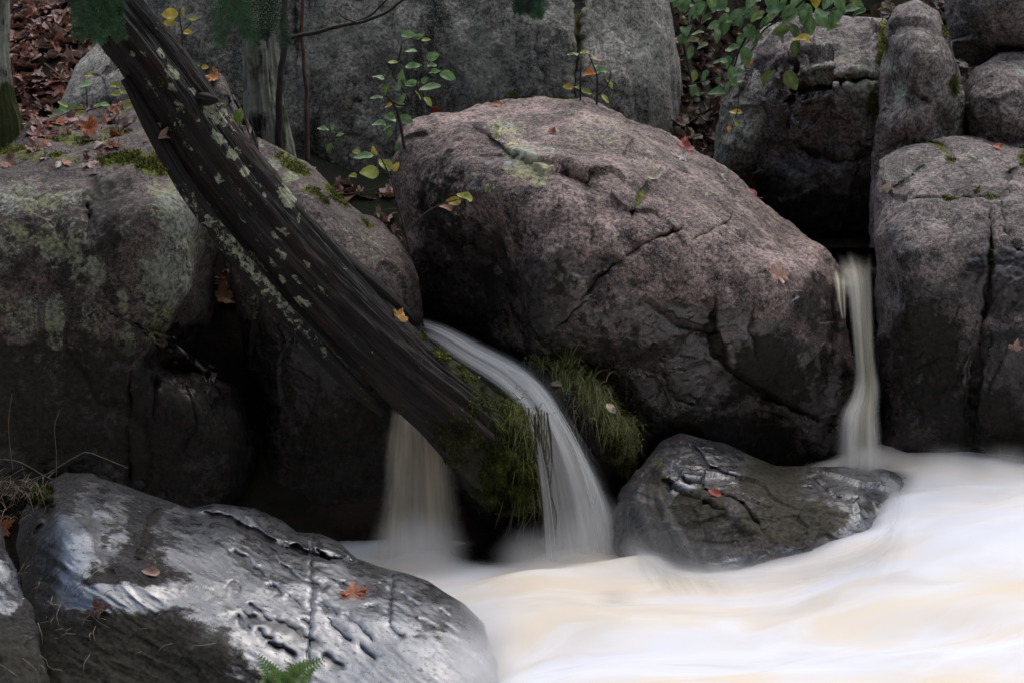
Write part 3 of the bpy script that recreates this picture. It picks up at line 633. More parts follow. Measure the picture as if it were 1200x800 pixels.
LOG = wb.set(color=wc, rough=wr_, normal=wb.bump(wb.math('ADD', wb.math('ADD', g1, wb.math('MULTIPLY', g2, .6)), wb.math('MULTIPLY', lmask, .2)), .8, .02), spec=.35)

def trunk_mesh(path, name, mat, parent, NL=420, NA=150, ridges=.012, seed=0, lich=(), flat=0, moss=None, wet=0., origin=None):
    """tapering, furrowed trunk along (px, py, Y, radius in px) stations"""
    st = catmull(path, NL)
    c = P(st[:, 0], st[:, 1], st[:, 2]); r = st[:, 3] * st[:, 2] / FPX
    t = np.gradient(c, axis=0); L = np.concatenate([[0], np.cumsum(np.linalg.norm(np.diff(c, axis=0), axis=1))])
    t /= np.linalg.norm(t, axis=1)[:, None]
    view = np.array([0, -1.0, 0])
    a0 = view - (t @ view)[:, None] * t; a0 /= np.linalg.norm(a0, axis=1)[:, None]      # faces the stream
    a1 = np.cross(t, a0)
    a = np.linspace(0, 2 * np.pi, NA, endpoint=False)
    ca, sa = np.cos(a), np.sin(a)
    al = np.repeat(L, NA); AA = np.tile(a, NL)
    q = np.stack([al * .9, np.tile(ca, NL) * 1.0, np.tile(sa, NL) * 1.0], -1)
    tw = al * .25
    q2 = np.stack([al * .9, np.cos(AA + tw), np.sin(AA + tw)], -1)
    rid = ridged(q2 * np.array([1.0, 3.2, 3.2]), 4, seed, .6) * ridges * .9 + facets(q2 * np.array([2.2, 4.5, 4.5]), seed + 2) * ridges * .5 + fbm(q2 * np.array([1.2, 2, 2]), 3, seed + 4) * ridges * 1.6 + ridged(q2 * np.array([1.4, 16, 16]), 2, seed + 7) * ridges * .35
    rid -= rid.mean()
    rr = np.repeat(r, NA) * (1 + fbm(q * np.array([.8, .7, .7]), 2, seed + 8) * .08) + rid
    V = np.repeat(c, NA, 0) + rr[:, None] * (np.repeat(a0, NA, 0) * np.tile(ca, NL)[:, None] + np.repeat(a1, NA, 0) * np.tile(sa, NL)[:, None])
    idx = np.arange(NL * NA).reshape(NL, NA); nx = np.roll(idx, -1, 1)
    Q = np.stack([idx[:-1], idx[1:], nx[1:], nx[:-1]], -1).reshape(-1, 4)
    V = np.vstack([V, c[0], c[-1]]); m = NL * NA
    T = np.array([(m, idx[0, j], idx[0, (j + 1) % NA]) for j in range(NA)] + [(m + 1, idx[-1, (j + 1) % NA], idx[-1, j]) for j in range(NA)])
    cross = np.tile(sa, NL); front = np.tile(ca, NL)
    pxs = np.repeat(st[:, 0], NA); pys = np.repeat(st[:, 1], NA)
    lm = np.zeros(m)
    tg = np.gradient(st[:, :2], axis=0); tg /= np.linalg.norm(tg, axis=1)[:, None]
    side = np.stack([-tg[:, 1], tg[:, 0]], -1)
    # which way a1 points on the picture
    prj = a1[:, 0] * side[:, 0] - a1[:, 2] * side[:, 1]
    sgn = np.sign(np.median(prj))
    sp = np.repeat(st[:, :2], NA, 0) + (np.repeat(side, NA, 0) * (sgn * cross * np.repeat(st[:, 3], NA))[:, None])
    for x, y, rx, ry, s, ang in lich:
        u = (sp[:, 0] - x) * math.cos(R_(ang)) + (sp[:, 1] - y) * math.sin(R_(ang)); v = -(sp[:, 0] - x) * math.sin(R_(ang)) + (sp[:, 1] - y) * math.cos(R_(ang))
        lm = np.maximum(lm, .8 * s * sstep(1.6, .2, np.sqrt((u / rx) ** 2 + (v / ry) ** 2)) * (front > -.1))
    ms = np.zeros(m)
    if moss: ms = blobs(sp, moss)
    pad = lambda z: np.concatenate([z, [0, 0]])
    at = {'along': pad(al), 'around': pad(AA), 'ca': pad(np.tile(ca, NL) * .5), 'sa': pad(np.tile(sa, NL) * .5), 'lichen': pad(lm), 'moss': pad(ms), 'wet': pad(sstep(300, 520, pys) * wet)}
    o = mesh_obj(name, V, [Q, T], mat, parent, at, origin=origin)
    return o, V[:m], Q, ms, sp, front

log = empty('fallen_log', P(584, 560, 7.9))
tag(log, 'dark leaning log with pale lichen spots and a mossy foot by the middle waterfall', 'log')
LICH = [(191, 58, 9, 5, 1, 50), (205, 82, 14, 7, 1.05, 45), (203, 98, 7, 4, .9, 50), (228, 102, 9, 4, .9, 45), (213, 122, 14, 6, .7, 60), (252, 128, 22, 9, .8, 40), (258, 158, 13, 6, 1.05, 45), (275, 176, 9, 7, 1, 30), (288, 194, 8, 7, 1.15, 60), (258, 203, 7, 5, .9, 40), (234, 137, 5, 4, .7, 0),
        (335, 228, 16, 7, 1.1, 50), (322, 268, 8, 4, 1, 50), (332, 262, 9, 4, .9, 40), (352, 346, 12, 6, 1.1, 10), (330, 320, 8, 4, .8, 45), (285, 220, 24, 5, .6, 50), (158, 60, 5, 3, .8, 40), (246, 240, 8, 4, .6, 50), (310, 222, 5, 2, .9, 50), (300, 300, 20, 4, .6, 50), (350, 251, 6, 2, .9, 60), (210, 150, 30, 6, .5, 55), (330, 290, 10, 5, .85, 45), (180, 100, 20, 5, .5, 55)]
LICH += [(lr_x, lr_y, 9, 3, .62, 52) for lr_x, lr_y in [(170, 60), (215, 140), (225, 170), (262, 232), (285, 250), (300, 275), (318, 300), (345, 318), (240, 195), (375, 330), (272, 150), (300, 205), (360, 300), (320, 340)]]
LMOSS = [(545, 425, 34, 20, .9, 35), (575, 455, 30, 30, 1.0), (590, 500, 30, 45, .9), (600, 560, 40, 60, .8), (560, 560, 30, 50, .6)]
lo, lV, lQ, lms, lsp, lfr = trunk_mesh([(60, -75, 7.55, 30), (88, -40, 7.57, 30), (121, 0, 7.6, 33), (192, 92, 7.66, 35), (264, 202, 7.72, 40), (358, 314, 7.8, 43), (468, 426, 7.88, 42), (534, 484, 7.93, 45), (572, 520, 7.97, 50), (594, 546, 8.0, 52), (610, 568, 8.03, 44), (620, 584, 8.06, 22)], 'trunk', LOG, log, seed=100, lich=LICH, moss=LMOSS, wet=.8, NL=520, NA=190, ridges=.011)
trunk_mesh([(146, 92, 7.58, 5), (184, 162, 7.60, 9), (230, 238, 7.62, 10), (294, 319, 7.67, 11), (354, 389, 7.73, 10), (414, 452, 7.78, 9), (450, 484, 7.84, 4)], 'bark_ridge', LOG, log, NL=220, NA=40, ridges=.003, seed=110, lich=[(300, 318, 160, 12, .62, 48)])
trunk_mesh([(376, 272, 7.82, 3), (405, 303, 7.83, 8), (435, 331, 7.85, 9), (463, 356, 7.89, 8), (486, 378, 7.95, 3)], 'split_strip', LOG, log, NL=140, NA=36, ridges=.002, seed=115)
trunk_mesh([(236, 116, 7.62, 8), (244, 117, 7.6, 7), (256, 118, 7.6, 2)], 'knot_stub', LOG, log, NL=40, NA=30, ridges=.002, seed=118)
# moss cushion on the foot of the log
lN = vnormals(np.vstack([lV]), lQ)
if (lN[0] @ (lV[0] - lV[:190].mean(0))) < 0: lN = -lN
mm = MB()
w1 = blobs(lsp, [(500, 388, 14, 9, .8, 45), (525, 408, 22, 12, 1.2, 38), (558, 430, 30, 14, 1.25, 32), (590, 452, 26, 14, 1.1, 35), (604, 480, 16, 24, .9)]) * (lN[:, 2] > .1)
fuzz(mm, lV, lN, 30000, .011, .006, 5, ((.035, .045, .008), (.21, .25, .04)), weight=np.clip(w1 - .25 + fbm(lV * 22, 2, 66) * .3, 0, 2))
w2 = blobs(lsp, [(580, 498, 14, 16, 1.1), (560, 470, 40, 30, .35), (590, 540, 40, 55, .62), (608, 500, 16, 50, .6), (545, 500, 50, 40, .36)]) * (lfr > -.2)
fuzz(mm, lV, lN, 26000, .012, .006, 6, ((.014, .018, .006), (.11, .13, .026)), droop=.7, weight=np.clip(w2 - .2 + fbm(lV * 18, 2, 67) * .35, 0, 2))
mm.build('moss', MOSS, log, smooth=False)

# plain plant materials
def tint_mat(name, rough=.6, trans=.0, spec=.3):
    b = NB(name)
    c = b.mix(1.0, b.attr('tint', 'Color'), b.mix(b.ramp(b.noise(38, 5, .6), .3, .7), (.7, .7, .7), (1.25, 1.25, 1.25)), 'MULTIPLY')
    b.set(color=c, rough=rough, spec=spec)
    if trans:
        tr = b.n.new('ShaderNodeBsdfTranslucent'); b.l.new(c, tr.inputs[0])
        mx = b.n.new('ShaderNodeMixShader'); mx.inputs[0].default_value = trans
        b.l.new(b.bsdf.outputs[0], mx.inputs[1]); b.l.new(tr.outputs[0], mx.inputs[2]); b.l.new(mx.outputs[0], b.out.inputs[0])
    return b.m
LEAF = tint_mat('leaf', .45, .3, .4)
DRY = tint_mat('dry_leaf', .65, .12, .3)
TWIG = tint_mat('twig', .8)
BLADE = tint_mat('grass_blade', .6, .25)

# live tree trunks
bb = NB('tree_bark')
bv = bb.mapping(bb.obj, (1, 1, .22))
k1 = bb.noise(22, 8, .68, vec=bv, dist=.4); k2 = bb.noise(8, 6, .6)
bc = bb.mix(bb.ramp(k1, .40, .60), (.024, .022, .019), (.20, .19, .165))
bc = bb.mix(bb.ramp(bb.math('ADD', k2, bb.math('MULTIPLY', k1, .4)), .60, .74), bc, (.30, .31, .25))
bc = bb.mix(bb.ramp(bb.math('ADD', bb.attr('moss'), bb.math('MULTIPLY_ADD', k2, 1.2, -.6)), .4, .6), bc, (.05, .06, .018))
BARK = bb.set(color=bc, rough=.9, normal=bb.bump(k1, .9, .03), spec=.2)
tr = empty('tree', P(312, 190, 9.35)); tag(tr, 'flaky grey barked cedar trunk standing against the cliff left of centre', 'tree')
trunk_mesh([(300, -90, 9.35, 18), (302, 0, 9.35, 18), (305, 60, 9.35, 19), (308, 120, 9.35, 22), (313, 160, 9.35, 27), (318, 215, 9.4, 34)], 'trunk', BARK, tr, NL=260, NA=110, ridges=.010, seed=120, moss=[(330, 150, 10, 40, .6)])
tr = empty('tree', P(10, 190, 9.0)); tag(tr, 'mossy green trunk at the left edge beside the leaf covered bank', 'tree')
trunk_mesh([(-3, -90, 9.0, 6), (0, 0, 9.0, 8), (-2, 60, 9.0, 11), (0, 110, 9.0, 15), (6, 150, 9.0, 20), (8, 200, 9.0, 26)], 'trunk', BARK, tr, NL=200, NA=70, ridges=.008, seed=125, moss=[(10, 140, 24, 60, .75)])
def sapling_stem(name, label, path, col, group=None, extra=()):
    mb = MB()
    for pth in (path,) + tuple(extra):
        s = catmull(pth, 60); c = P(s[:, 0], s[:, 1], s[:, 2])
        c = c + np.stack([perlin(c * 9, 1), perlin(c * 9, 2), perlin(c * 9, 3)], -1) * .008
        mb.tube(c, s[:, 3] * s[:, 2] / FPX, 8, col)
    o = mb.build(name, TWIG, None)
    return tag(o, label, 'sapling', group)
sapling_stem('sapling', 'thin dark bare stem just right of the grey cedar trunk, forking into a long twig', [(336, -60, 9.2, 3.4), (333, 30, 9.2, 3.6), (329, 100, 9.2, 4), (325, 190, 9.25, 4.6)], (.045, .038, .033),
             extra=([(332, 46, 9.2, 2.8), (352, 41, 9.15, 2.6), (385, 34, 9.1, 2.4), (420, 27, 9.05, 2.1), (448, 17, 9.0, 1.8), (478, -4, 8.95, 1.4)], [(398, 32, 9.1, 1.6), (430, 20, 9.1, 1.3), (462, -6, 9.05, 1.0)], [(420, 27, 9.05, 1.2), (404, 22, 9.0, 1), (396, 15, 9.0, .6)]))
sapling_stem('sapling', 'very thin reddish bare stem in front of the cliff', [(352, -60, 9.3, 2.2), (354, 40, 9.3, 2.2), (358, 100, 9.3, 2.4), (360, 190, 9.3, 2.8)], (.09, .05, .04))

# ------------------------------------------------------------------ leaves
def maple():
    h = [(0, 0), (.05, .02), (.14, -.06), (.30, -.02), (.24, .06), (.42, .10), (.50, .20), (.40, .22), (.62, .36), (.50, .40), (.56, .50), (.36, .46), (.24, .40), (.20, .44), (.28, .58), (.20, .58), (.22, .74), (.11, .70), (.08, .84), (0, 1)]
    return h + [(-x, y) for x, y in h[-2:0:-1]]
def oak():
    h = [(0, 0), (.06, .04), (.08, .14), (.22, .12), (.26, .20), (.12, .28), (.14, .34), (.36, .32), (.44, .42), (.30, .46), (.16, .52), (.18, .58), (.38, .60), (.42, .70), (.24, .72), (.16, .76), (.22, .86), (.12, .92), (0, 1)]
    return h + [(-x, y) for x, y in h[-2:0:-1]]
def ovate():
    h = [(0, 0), (.10, .04), (.20, .14), (.27, .30), (.28, .45), (.24, .62), (.16, .80), (.07, .93), (0, 1)]
    return h + [(-x, y) for x, y in h[-2:0:-1]]
SHAPES = {'maple': maple(), 'oak': oak(), 'ovate': ovate()}

def add_leaf(mb, shape, base, direction, normal, size, col, curl=.12, fold=.1, r=random, width=1., tip=None, centre=False):
    """one leaf blade; direction runs base to tip"""
    o = np.array(SHAPES[shape]); o[:, 0] *= width
    d = np.asarray(direction, float); d = d / np.linalg.norm(d)
    n = np.asarray(normal, float); s = np.cross(d, n); s /= np.linalg.norm(s) + 1e-9; n = np.cross(s, d)
    mid = np.array([0, .42])
    pts = np.vstack([mid[None], mid + (o - mid) * .5, o])
    m = len(o)
    ph = r.uniform(0, 6.28)
    z = curl * (np.abs(pts[:, 0]) * 1.2) ** 1.5 * (1 + .8 * np.sin(pts[:, 1] * 5 + ph)) + fold * np.abs(pts[:, 0]) - curl * (pts[:, 1] - .4) ** 2 + curl * .35 * np.sin(pts[:, 0] * 9 + ph) * np.sin(pts[:, 1] * 7 + ph)
    y = pts[:, 1] - (.42 if centre else 0)
    V = np.asarray(base) + size * (pts[:, :1] * s + y[:, None] * d + z[:, None] * n)
    i = np.arange(m); j = (i + 1) % m
    T = np.stack([np.zeros(m, int), 1 + i, 1 + j], -1)
    Q = np.stack([1 + i, 1 + m + i, 1 + m + j, 1 + j], -1)
    c = np.tile(np.asarray(col, float), (len(pts), 1))
    vein = (np.abs(pts[:, 0]) < .03)[:, None]
    c = np.where(vein, c * 1.25 + .01, c)
    if tip is not None: c = np.where((pts[:, 1] > .6)[:, None], np.asarray(tip), c)
    mb.add(V, Q, T, c)
# ------------------------------------------------------------------ leaf litter
lr = random.Random(11); lg = np.random.default_rng(11)
LIT = [(0.273, 0.163, 0.137), (0.364, 0.221, 0.189), (0.221, 0.117, 0.091), (0.416, 0.293, 0.260), (0.312, 0.169, 0.104), (0.156, 0.091, 0.072), (0.468, 0.364, 0.338), (0.299, 0.143, 0.117), (0.403, 0.260, 0.156)]
mb = MB()
def litter(x0, x1, y0, y1, n, sz=(.06, .11), up=.03, k_=1.0):
    for k in range(n):
        x, y = lr.uniform(x0, x1), lr.uniform(y0, y1)
        z = float(ground_z(np.array([x]), np.array([y]))[0]) + lr.uniform(0, up)
        a = lr.uniform(0, 6.28); d = Vector((math.cos(a), math.sin(a), lr.uniform(-.2, .5)))
        nn = Vector((lr.gauss(0, .45), lr.gauss(-.45, .45), 1))
        if abs(nn.normalized().dot(d.normalized())) > .95: continue
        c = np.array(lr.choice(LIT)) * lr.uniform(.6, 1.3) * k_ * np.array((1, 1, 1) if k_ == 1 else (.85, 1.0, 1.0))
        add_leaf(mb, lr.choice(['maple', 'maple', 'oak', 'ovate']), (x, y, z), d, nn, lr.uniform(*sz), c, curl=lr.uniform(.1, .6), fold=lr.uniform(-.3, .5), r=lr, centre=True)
litter(-3.2, -1.45, 9.35, 11.3, 2600)
litter(.5, .98, 9.5, 11.6, 700, k_=.42)  # gap leaves coloured darker, painting in the shade of the overhang
litter(-1.2, -.4, 9.0, 9.6, 120)
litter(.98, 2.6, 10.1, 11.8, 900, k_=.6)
for k in range(90):
    x, y = lr.uniform(-3, -1.5), lr.uniform(9.4, 11); z = float(ground_z(np.array([x]), np.array([y]))[0]) + .04
    a = lr.uniform(0, 6.28); l = lr.uniform(.06, .25); d = np.array([math.cos(a), math.sin(a), lr.uniform(-.1, .6)])
    mb.tube(np.array([x, y, z]) + d * np.linspace(0, l, 5)[:, None], lr.uniform(.002, .005), 5, (.05, .035, .028))
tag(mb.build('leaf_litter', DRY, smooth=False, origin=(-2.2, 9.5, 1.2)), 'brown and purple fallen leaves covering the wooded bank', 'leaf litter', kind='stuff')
# litter and needles caught on the flat top of the left boulder
mb = MB()
for k in range(150):
    px = lr.uniform(0, 225); py = lr.triangular(118, 200, 140) - (px - 100) * .06
    if py > 200 or (px > 140 and lr.random() < .7): continue
    p, n = surf(px, py)
    if n.z < .35: continue
    a = lr.uniform(0, 6.28); d = Vector((math.cos(a), math.sin(a), 0)); d = d - n * d.dot(n)
    c = np.array(lr.choice(LIT + [(.28, .08, .03), (.30, .25, .22), (.22, .07, .03)])) * lr.uniform(.6, 1.2)
    big = lr.random() < .45
    add_leaf(mb, lr.choice(['maple', 'oak', 'ovate']), p + n * .006, d, n + Vector((lr.gauss(0, .2), lr.gauss(-.1, .2), 0)), lr.uniform(.055, .10) if big else lr.uniform(.02, .05), c, curl=lr.uniform(.1, .5), fold=lr.uniform(0, .4), r=lr, centre=True)
tag(mb.build('leaf_litter', DRY, smooth=False), 'scattered small dry leaves on the mossy top of the left boulder', 'leaf litter', kind='stuff')

# ------------------------------------------------------------------ single fallen leaves
GL = 'single fallen leaves lying on stones and log'
def fallen(px, py, shape, size, col, label, ang, tilt=.15, curl=.2, fold=.15, tip=None):
    p, n = surf(px, py)
    rr = random.Random(int(px * 7 + py))
    up = (n + Vector((rr.gauss(0, tilt), -.6 - abs(rr.gauss(0, tilt)), rr.gauss(0, tilt)))).normalized()
    a = R_(ang); d = Vector((math.cos(a), 0, math.sin(a))) + Vector((0, .3 * math.sin(a), 0)); d = (d - up * d.dot(up)).normalized()
    m = MB(); add_leaf(m, shape, p + n * (.008 + .15 * size * tilt), d, up, size, col, curl=curl, fold=fold, r=rr, tip=tip, centre=True)
    e = p + n * .008 - d * size * .42
    m.tube(np.array([e, e - d * size * .2 + n * .006, e - d * size * .42 + n * .015]), .0012, 4, np.array(col) * .6)
    o = m.build('fallen_leaf', DRY)
    tag(o, label, 'leaf', GL)
fallen(467, 370, 'maple', .060, (0.634, 0.372, 0.120), 'yellow orange maple leaf caught on the upper edge of the log', 60, curl=.3, tip=(.5, .2, .05))
fallen(912, 323, 'oak', .095, (0.579, 0.380, 0.280), 'pale tan oak leaf lying on the lower right of the huge middle boulder', 190)
fallen(415, 697, 'maple', .085, (0.364, 0.138, 0.084), 'rust red maple leaf stuck to the shiny foreground rock', 100, curl=.1)
fallen(803, 174, 'maple', .075, (0.527, 0.184, 0.166), 'red maple leaf on the upper right slope of the huge middle boulder', 10)
fallen(797, 186, 'maple', .060, (0.548, 0.476, 0.440), 'pale grey leaf just below the red leaf on the middle boulder', 160)
fallen(880, 228, 'ovate', .055, (0.462, 0.201, 0.192), 'pink oval leaf on the right shoulder of the middle boulder', 150)
fallen(846, 209, 'maple', .055, (0.461, 0.407, 0.371), 'whitish crumpled leaf between the pink and the red leaf', 120, curl=.4)
fallen(648, 156, 'ovate', .045, (0.326, 0.146, 0.092), 'small brown leaf near the lichen on top of the middle boulder', 120, curl=.5)
fallen(583, 124, 'ovate', .045, (0.511, 0.241, 0.150), 'orange leaf on the top rim of the middle boulder', 180)
fallen(510, 131, 'maple', .05, (0.550, 0.172, 0.100), 'orange red leaf at the top left rim of the middle boulder', 200, curl=.5)
fallen(520, 128, 'ovate', .05, (0.452, 0.344, 0.308), 'pale upright leaf beside the orange red leaf on the middle boulder rim', 60, tilt=.6, curl=.3)
fallen(764, 209, 'ovate', .06, (0.489, 0.426, 0.335), 'cream leaf by the mossy crack on the middle boulder', 20, curl=.4)
fallen(838, 580, 'ovate', .05, (0.449, 0.124, 0.079), 'thin red leaf on the front wet rock', 150)
fallen(178, 673, 'ovate', .06, (0.358, 0.232, 0.187), 'flat tan leaf on the dark foreground rock', 170)
fallen(120, 714, 'maple', .060, (0.230, 0.141, 0.114), 'curled brown leaf at the edge of the algal film on the foreground rock', 20, curl=.6, fold=.5)
fallen(1168, 174, 'ovate', .05, (0.481, 0.157, 0.093), 'small orange red leaf on top of the right boulder', 10, curl=.4)
fallen(1042, 221, 'ovate', .06, (0.590, 0.472, 0.346), 'cream dry leaf on the left corner of the right boulder', 35, curl=.3)
fallen(1190, 402, 'maple', .05, (0.367, 0.233, 0.188), 'tan leaf low on the right boulder at the picture edge', 80)
fallen(250, 91, 'maple', .06, (0.556, 0.239, 0.096), 'bright orange leaf behind the log on the boulder hump', 170)
fallen(6, 616, 'maple', .075, (0.380, 0.137, 0.056), 'rusty orange leaf at the left edge above the foreground rock', 30, curl=.3)
fallen(104, 150, 'maple', .08, (0.552, 0.191, 0.092), 'vivid orange leaf on the back edge of the left boulder top', 160, curl=.3)
fallen(68, 196, 'ovate', .04, (0.458, 0.404, 0.332), 'small pale standing leaf on the front edge of the left boulder', 70, tilt=.5)
fallen(100, 189, 'oak', .045, (0.123, 0.060, 0.042), 'small dark brown leaf beside the moss patch of the left boulder', 20, curl=.5)
fallen(148, 147, 'ovate', .07, (0.321, 0.230, 0.204), 'tan curled leaf near the log on the left boulder top', 40, curl=.5)

# ------------------------------------------------------------------ saplings with leaves
def sapling(name, label, cat, group, stems, leaves, Y, stemcol=(.05, .035, .03), shape='ovate', seed=0, droop=.3):
    r = random.Random(seed)
    x, y = stems[0][0][:2]
    root = empty(name, P(x, y, Y)); tag(root, label, cat, group)
    m = MB(); nodes = []
    for s in stems:
        a = np.array([(q[0], q[1], Y + (q[3] if len(q) > 3 else 0), q[2]) for q in s], float)
        c4 = catmull(a, 40); c = P(c4[:, 0], c4[:, 1], c4[:, 2])
        m.tube(c, np.maximum(c4[:, 3], .35) * Y / FPX, 6, stemcol); nodes += [(c4[k, 0], c4[k, 1], c[k]) for k in range(0, 40, 3)]
    lm = MB()
    for L in leaves:
        px, py, sz, ang, col = L[:5]; tip = L[5] if len(L) > 5 else None
        dy = r.uniform(-.07, .05)
        c = P(px, py, Y + dy)
        near = min(nodes, key=lambda q: (q[0] - px) ** 2 + (q[1] - py) ** 2)
        s = sz * Y / FPX
        a = R_(ang); d = np.array([math.cos(a), r.uniform(-.45, .2), math.sin(a)])
        nn = np.array([r.gauss(0, .35), -.55 + r.gauss(0, .25), 1.0]) if r.random() < .7 else np.array([r.gauss(0, .4), -1, .35])
        d = d / np.linalg.norm(d); b0 = c - d * s * .45
        add_leaf(lm, shape, b0, d, nn, s, np.array(col) * r.uniform(.8, 1.2), curl=r.uniform(.1, .35), fold=r.uniform(.05, .35), r=r, tip=tip, width=r.uniform(.9, 1.3))
        m.tube(np.array([near[2], (near[2] + b0) / 2 + [0, 0, .006], b0]), .0011, 4, np.array(stemcol) * 1.3)
    m.build('stem', TWIG, root); lm.build('foliage', LEAF, root)
    return root
def more_leaves(n, x0, x1, y0, y1, seed):
    q = random.Random(seed); out = []
    for k in range(n):
        c = q.choice([(.12, .22, .085), (.10, .18, .07), (.13, .23, .09), (.16, .21, .06)])
        out.append((q.uniform(x0, x1), y0 + (y1 - y0) * q.random() ** 1.6, q.uniform(13, 25), q.uniform(190, 310), c))
    return out
G1, G2, YE, YG, OR = (.17, .30, .11), (.13, .25, .09), (.50, .38, .07), (.34, .38, .09), (.62, .25, .06)
GS = 'small saplings among the boulders'
sapling('sapling', 'green leafed sapling with a dark twisted stem left of the middle boulder', 'sapling', GS,
        [[(474, 175, 2.0), (470, 150, 2), (466, 132, 1.8), (459, 119, 1.6), (453, 112, 1.3)], [(459, 119, 1.3), (470, 124, 1.3), (480, 120, 1.4), (474, 108, 1.3), (463, 92, 1.2), (460, 84, 1.2), (467, 70, 1.1), (471, 52, .9)], [(480, 120, 1), (488, 100, .8), (494, 70, .7), (493, 45, .6)], [(466, 132, .8), (464, 150, .8), (464, 160, .7)]],
        [(478, 41, 18, 5, G1), (491, 43, 13, 25, G1), (499, 47, 12, 0, YG), (481, 60, 16, 0, G1), (507, 67, 16, 20, G1), (484, 78, 20, 8, G1), (506, 77, 12, 0, G1), (509, 85, 16, 15, G1), (524, 89, 20, -15, G1), (473, 90, 17, 100, G1), (444, 91, 15, 170, G2), (460, 73, 12, 0, YG), (482, 98, 18, 10, G1), (505, 103, 27, 190, G1), (453, 105, 16, 250, (.13, .21, .03)), (442, 115, 16, 185, G1), (490, 112, 14, 120, YG), (501, 119, 14, -50, YG), (457, 124, 12, 200, YE), (468, 123, 14, 0, G1),
         (445, 146, 17, 180, G1), (457, 137, 14, 180, G1), (460, 141, 13, 160, G1), (475, 140, 18, -20, G1), (454, 150, 12, 210, G1), (456, 156, 13, 250, G1), (466, 173, 12, 250, G1), (472, 116, 14, 60, G1), (467, 100, 14, 80, G1), (497, 95, 10, 40, G1)], 8.75, seed=1)
sapling('sapling', 'small sapling with one orange leaf behind the top of the middle boulder', 'sapling', GS,
        [[(699, 128, 1.5), (700, 100, 1.3), (698, 84, 1.1), (690, 64, .9)], [(680, 122, 1.3), (680, 100, 1.1), (681, 70, .9)], [(700, 112, .8), (712, 100, .8), (716, 84, .7)], [(685, 112, .8), (674, 103, .7)]],
        [(672, 64, 14, 180, G1), (685, 62, 12, 10, YG), (697, 69, 15, -10, (.38, .36, .18), (.5, .22, .2)), (691, 87, 17, 190, OR), (698, 79, 13, -30, G1), (705, 84, 13, 10, G1), (714, 99, 17, 120, YG), (717, 84, 12, 20, (.16, .2, .12)), (666, 102, 13, 180, YE), (687, 108, 14, -20, YG), (709, 116, 13, -50, YG), (677, 103, 10, 170, YG)], 9.25, seed=2)
sapling('sapling', 'low sapling with yellow leaves growing between the log and the middle boulder', 'sapling', GS,
        [[(479, 292, 1.6), (474, 268, 1.5), (466, 240, 1.3), (458, 210, 1.1), (446, 184, .9)], [(478, 270, 1.1), (496, 252, 1.1), (514, 241, 1), (536, 234, .8)], [(404, 228, .8), (430, 224, .9), (446, 218, .8), (460, 206, .8)]],
        [(427, 184, 24, 185, G1), (439, 177, 12, 110, YE), (434, 202, 24, 180, YG), (452, 194, 20, 140, YG), (464, 196, 13, 60, YE), (545, 232, 20, 155, YG), (532, 236, 19, 175, YE), (523, 244, 17, 160, (.45, .25, .12)), (414, 206, 10, 180, YG), (443, 252, 8, 300, G2), (418, 178, 10, 180, YG)], 8.25, seed=3)
sapling('seedling', 'tiny bright green seedling in the dark gap right of the cedar trunk', 'seedling', GS,
        [[(392, 180, .9), (386, 165, .8), (380, 152, .7)], [(386, 168, .7), (396, 160, .6)]], [(379, 152, 14, 170, G1), (398, 159, 12, 20, G1), (386, 172, 11, 240, G1), (390, 150, 9, 60, G1)], 9.0, seed=4)
sapling('seedling', 'yellowish seedling on the ledge at the top left behind the log', 'seedling', GS,
        [[(214, 60, .9), (213, 38, .8), (210, 16, .7)], [(213, 38, .7), (224, 28, .6)]], [(200, 17, 20, 185, YE), (215, 15, 14, 90, YG), (198, 27, 18, 185, YE), (220, 38, 13, 0, YE), (226, 22, 12, 10, YG)], 9.2, seed=5)
sapling('seedling', 'pair of yellow green leaves behind the middle of the log', 'seedling', GS,
        [[(236, 96, .8), (234, 86, .7), (231, 78, .6)]], [(228, 78, 14, 180, (.2, .26, .03)), (240, 79, 9, 0, YE), (222, 64, 12, 60, (.05, .08, .02))], 9.1, seed=6)
sapling('seedling', 'small green and yellow seedling at the foot of the leaf bank', 'seedling', GS,
        [[(102, 132, .9), (102, 115, .8), (100, 98, .7)], [(102, 130, .9), (122, 124, .8), (136, 112, .7), (137, 100, .6)], [(102, 128, .7), (86, 130, .7), (66, 138, .6)]],
        [(99, 100, 20, 200, G1), (103, 89, 12, 10, YE), (136, 100, 15, 180, YG), (143, 109, 14, 0, YG), (136, 110, 12, 190, YG), (82, 128, 24, 175, G1), (92, 131, 18, 190, YG), (66, 135, 18, 200, G1), (74, 123, 14, 150, YG), (118, 124, 20, 10, G1), (150, 124, 14, 20, YG)], 9.15, seed=7)
sapling('seedling', 'single green leaf sprouting at the edge of the log', 'seedling', GS, [[(283, 160, .8), (281, 148, .7), (280, 140, .6)]], [(280, 137, 20, 80, (.13, .2, .03))], 8.3, seed=8)
BL = (.12, .22, .085); BD = (.09, .16, .06)
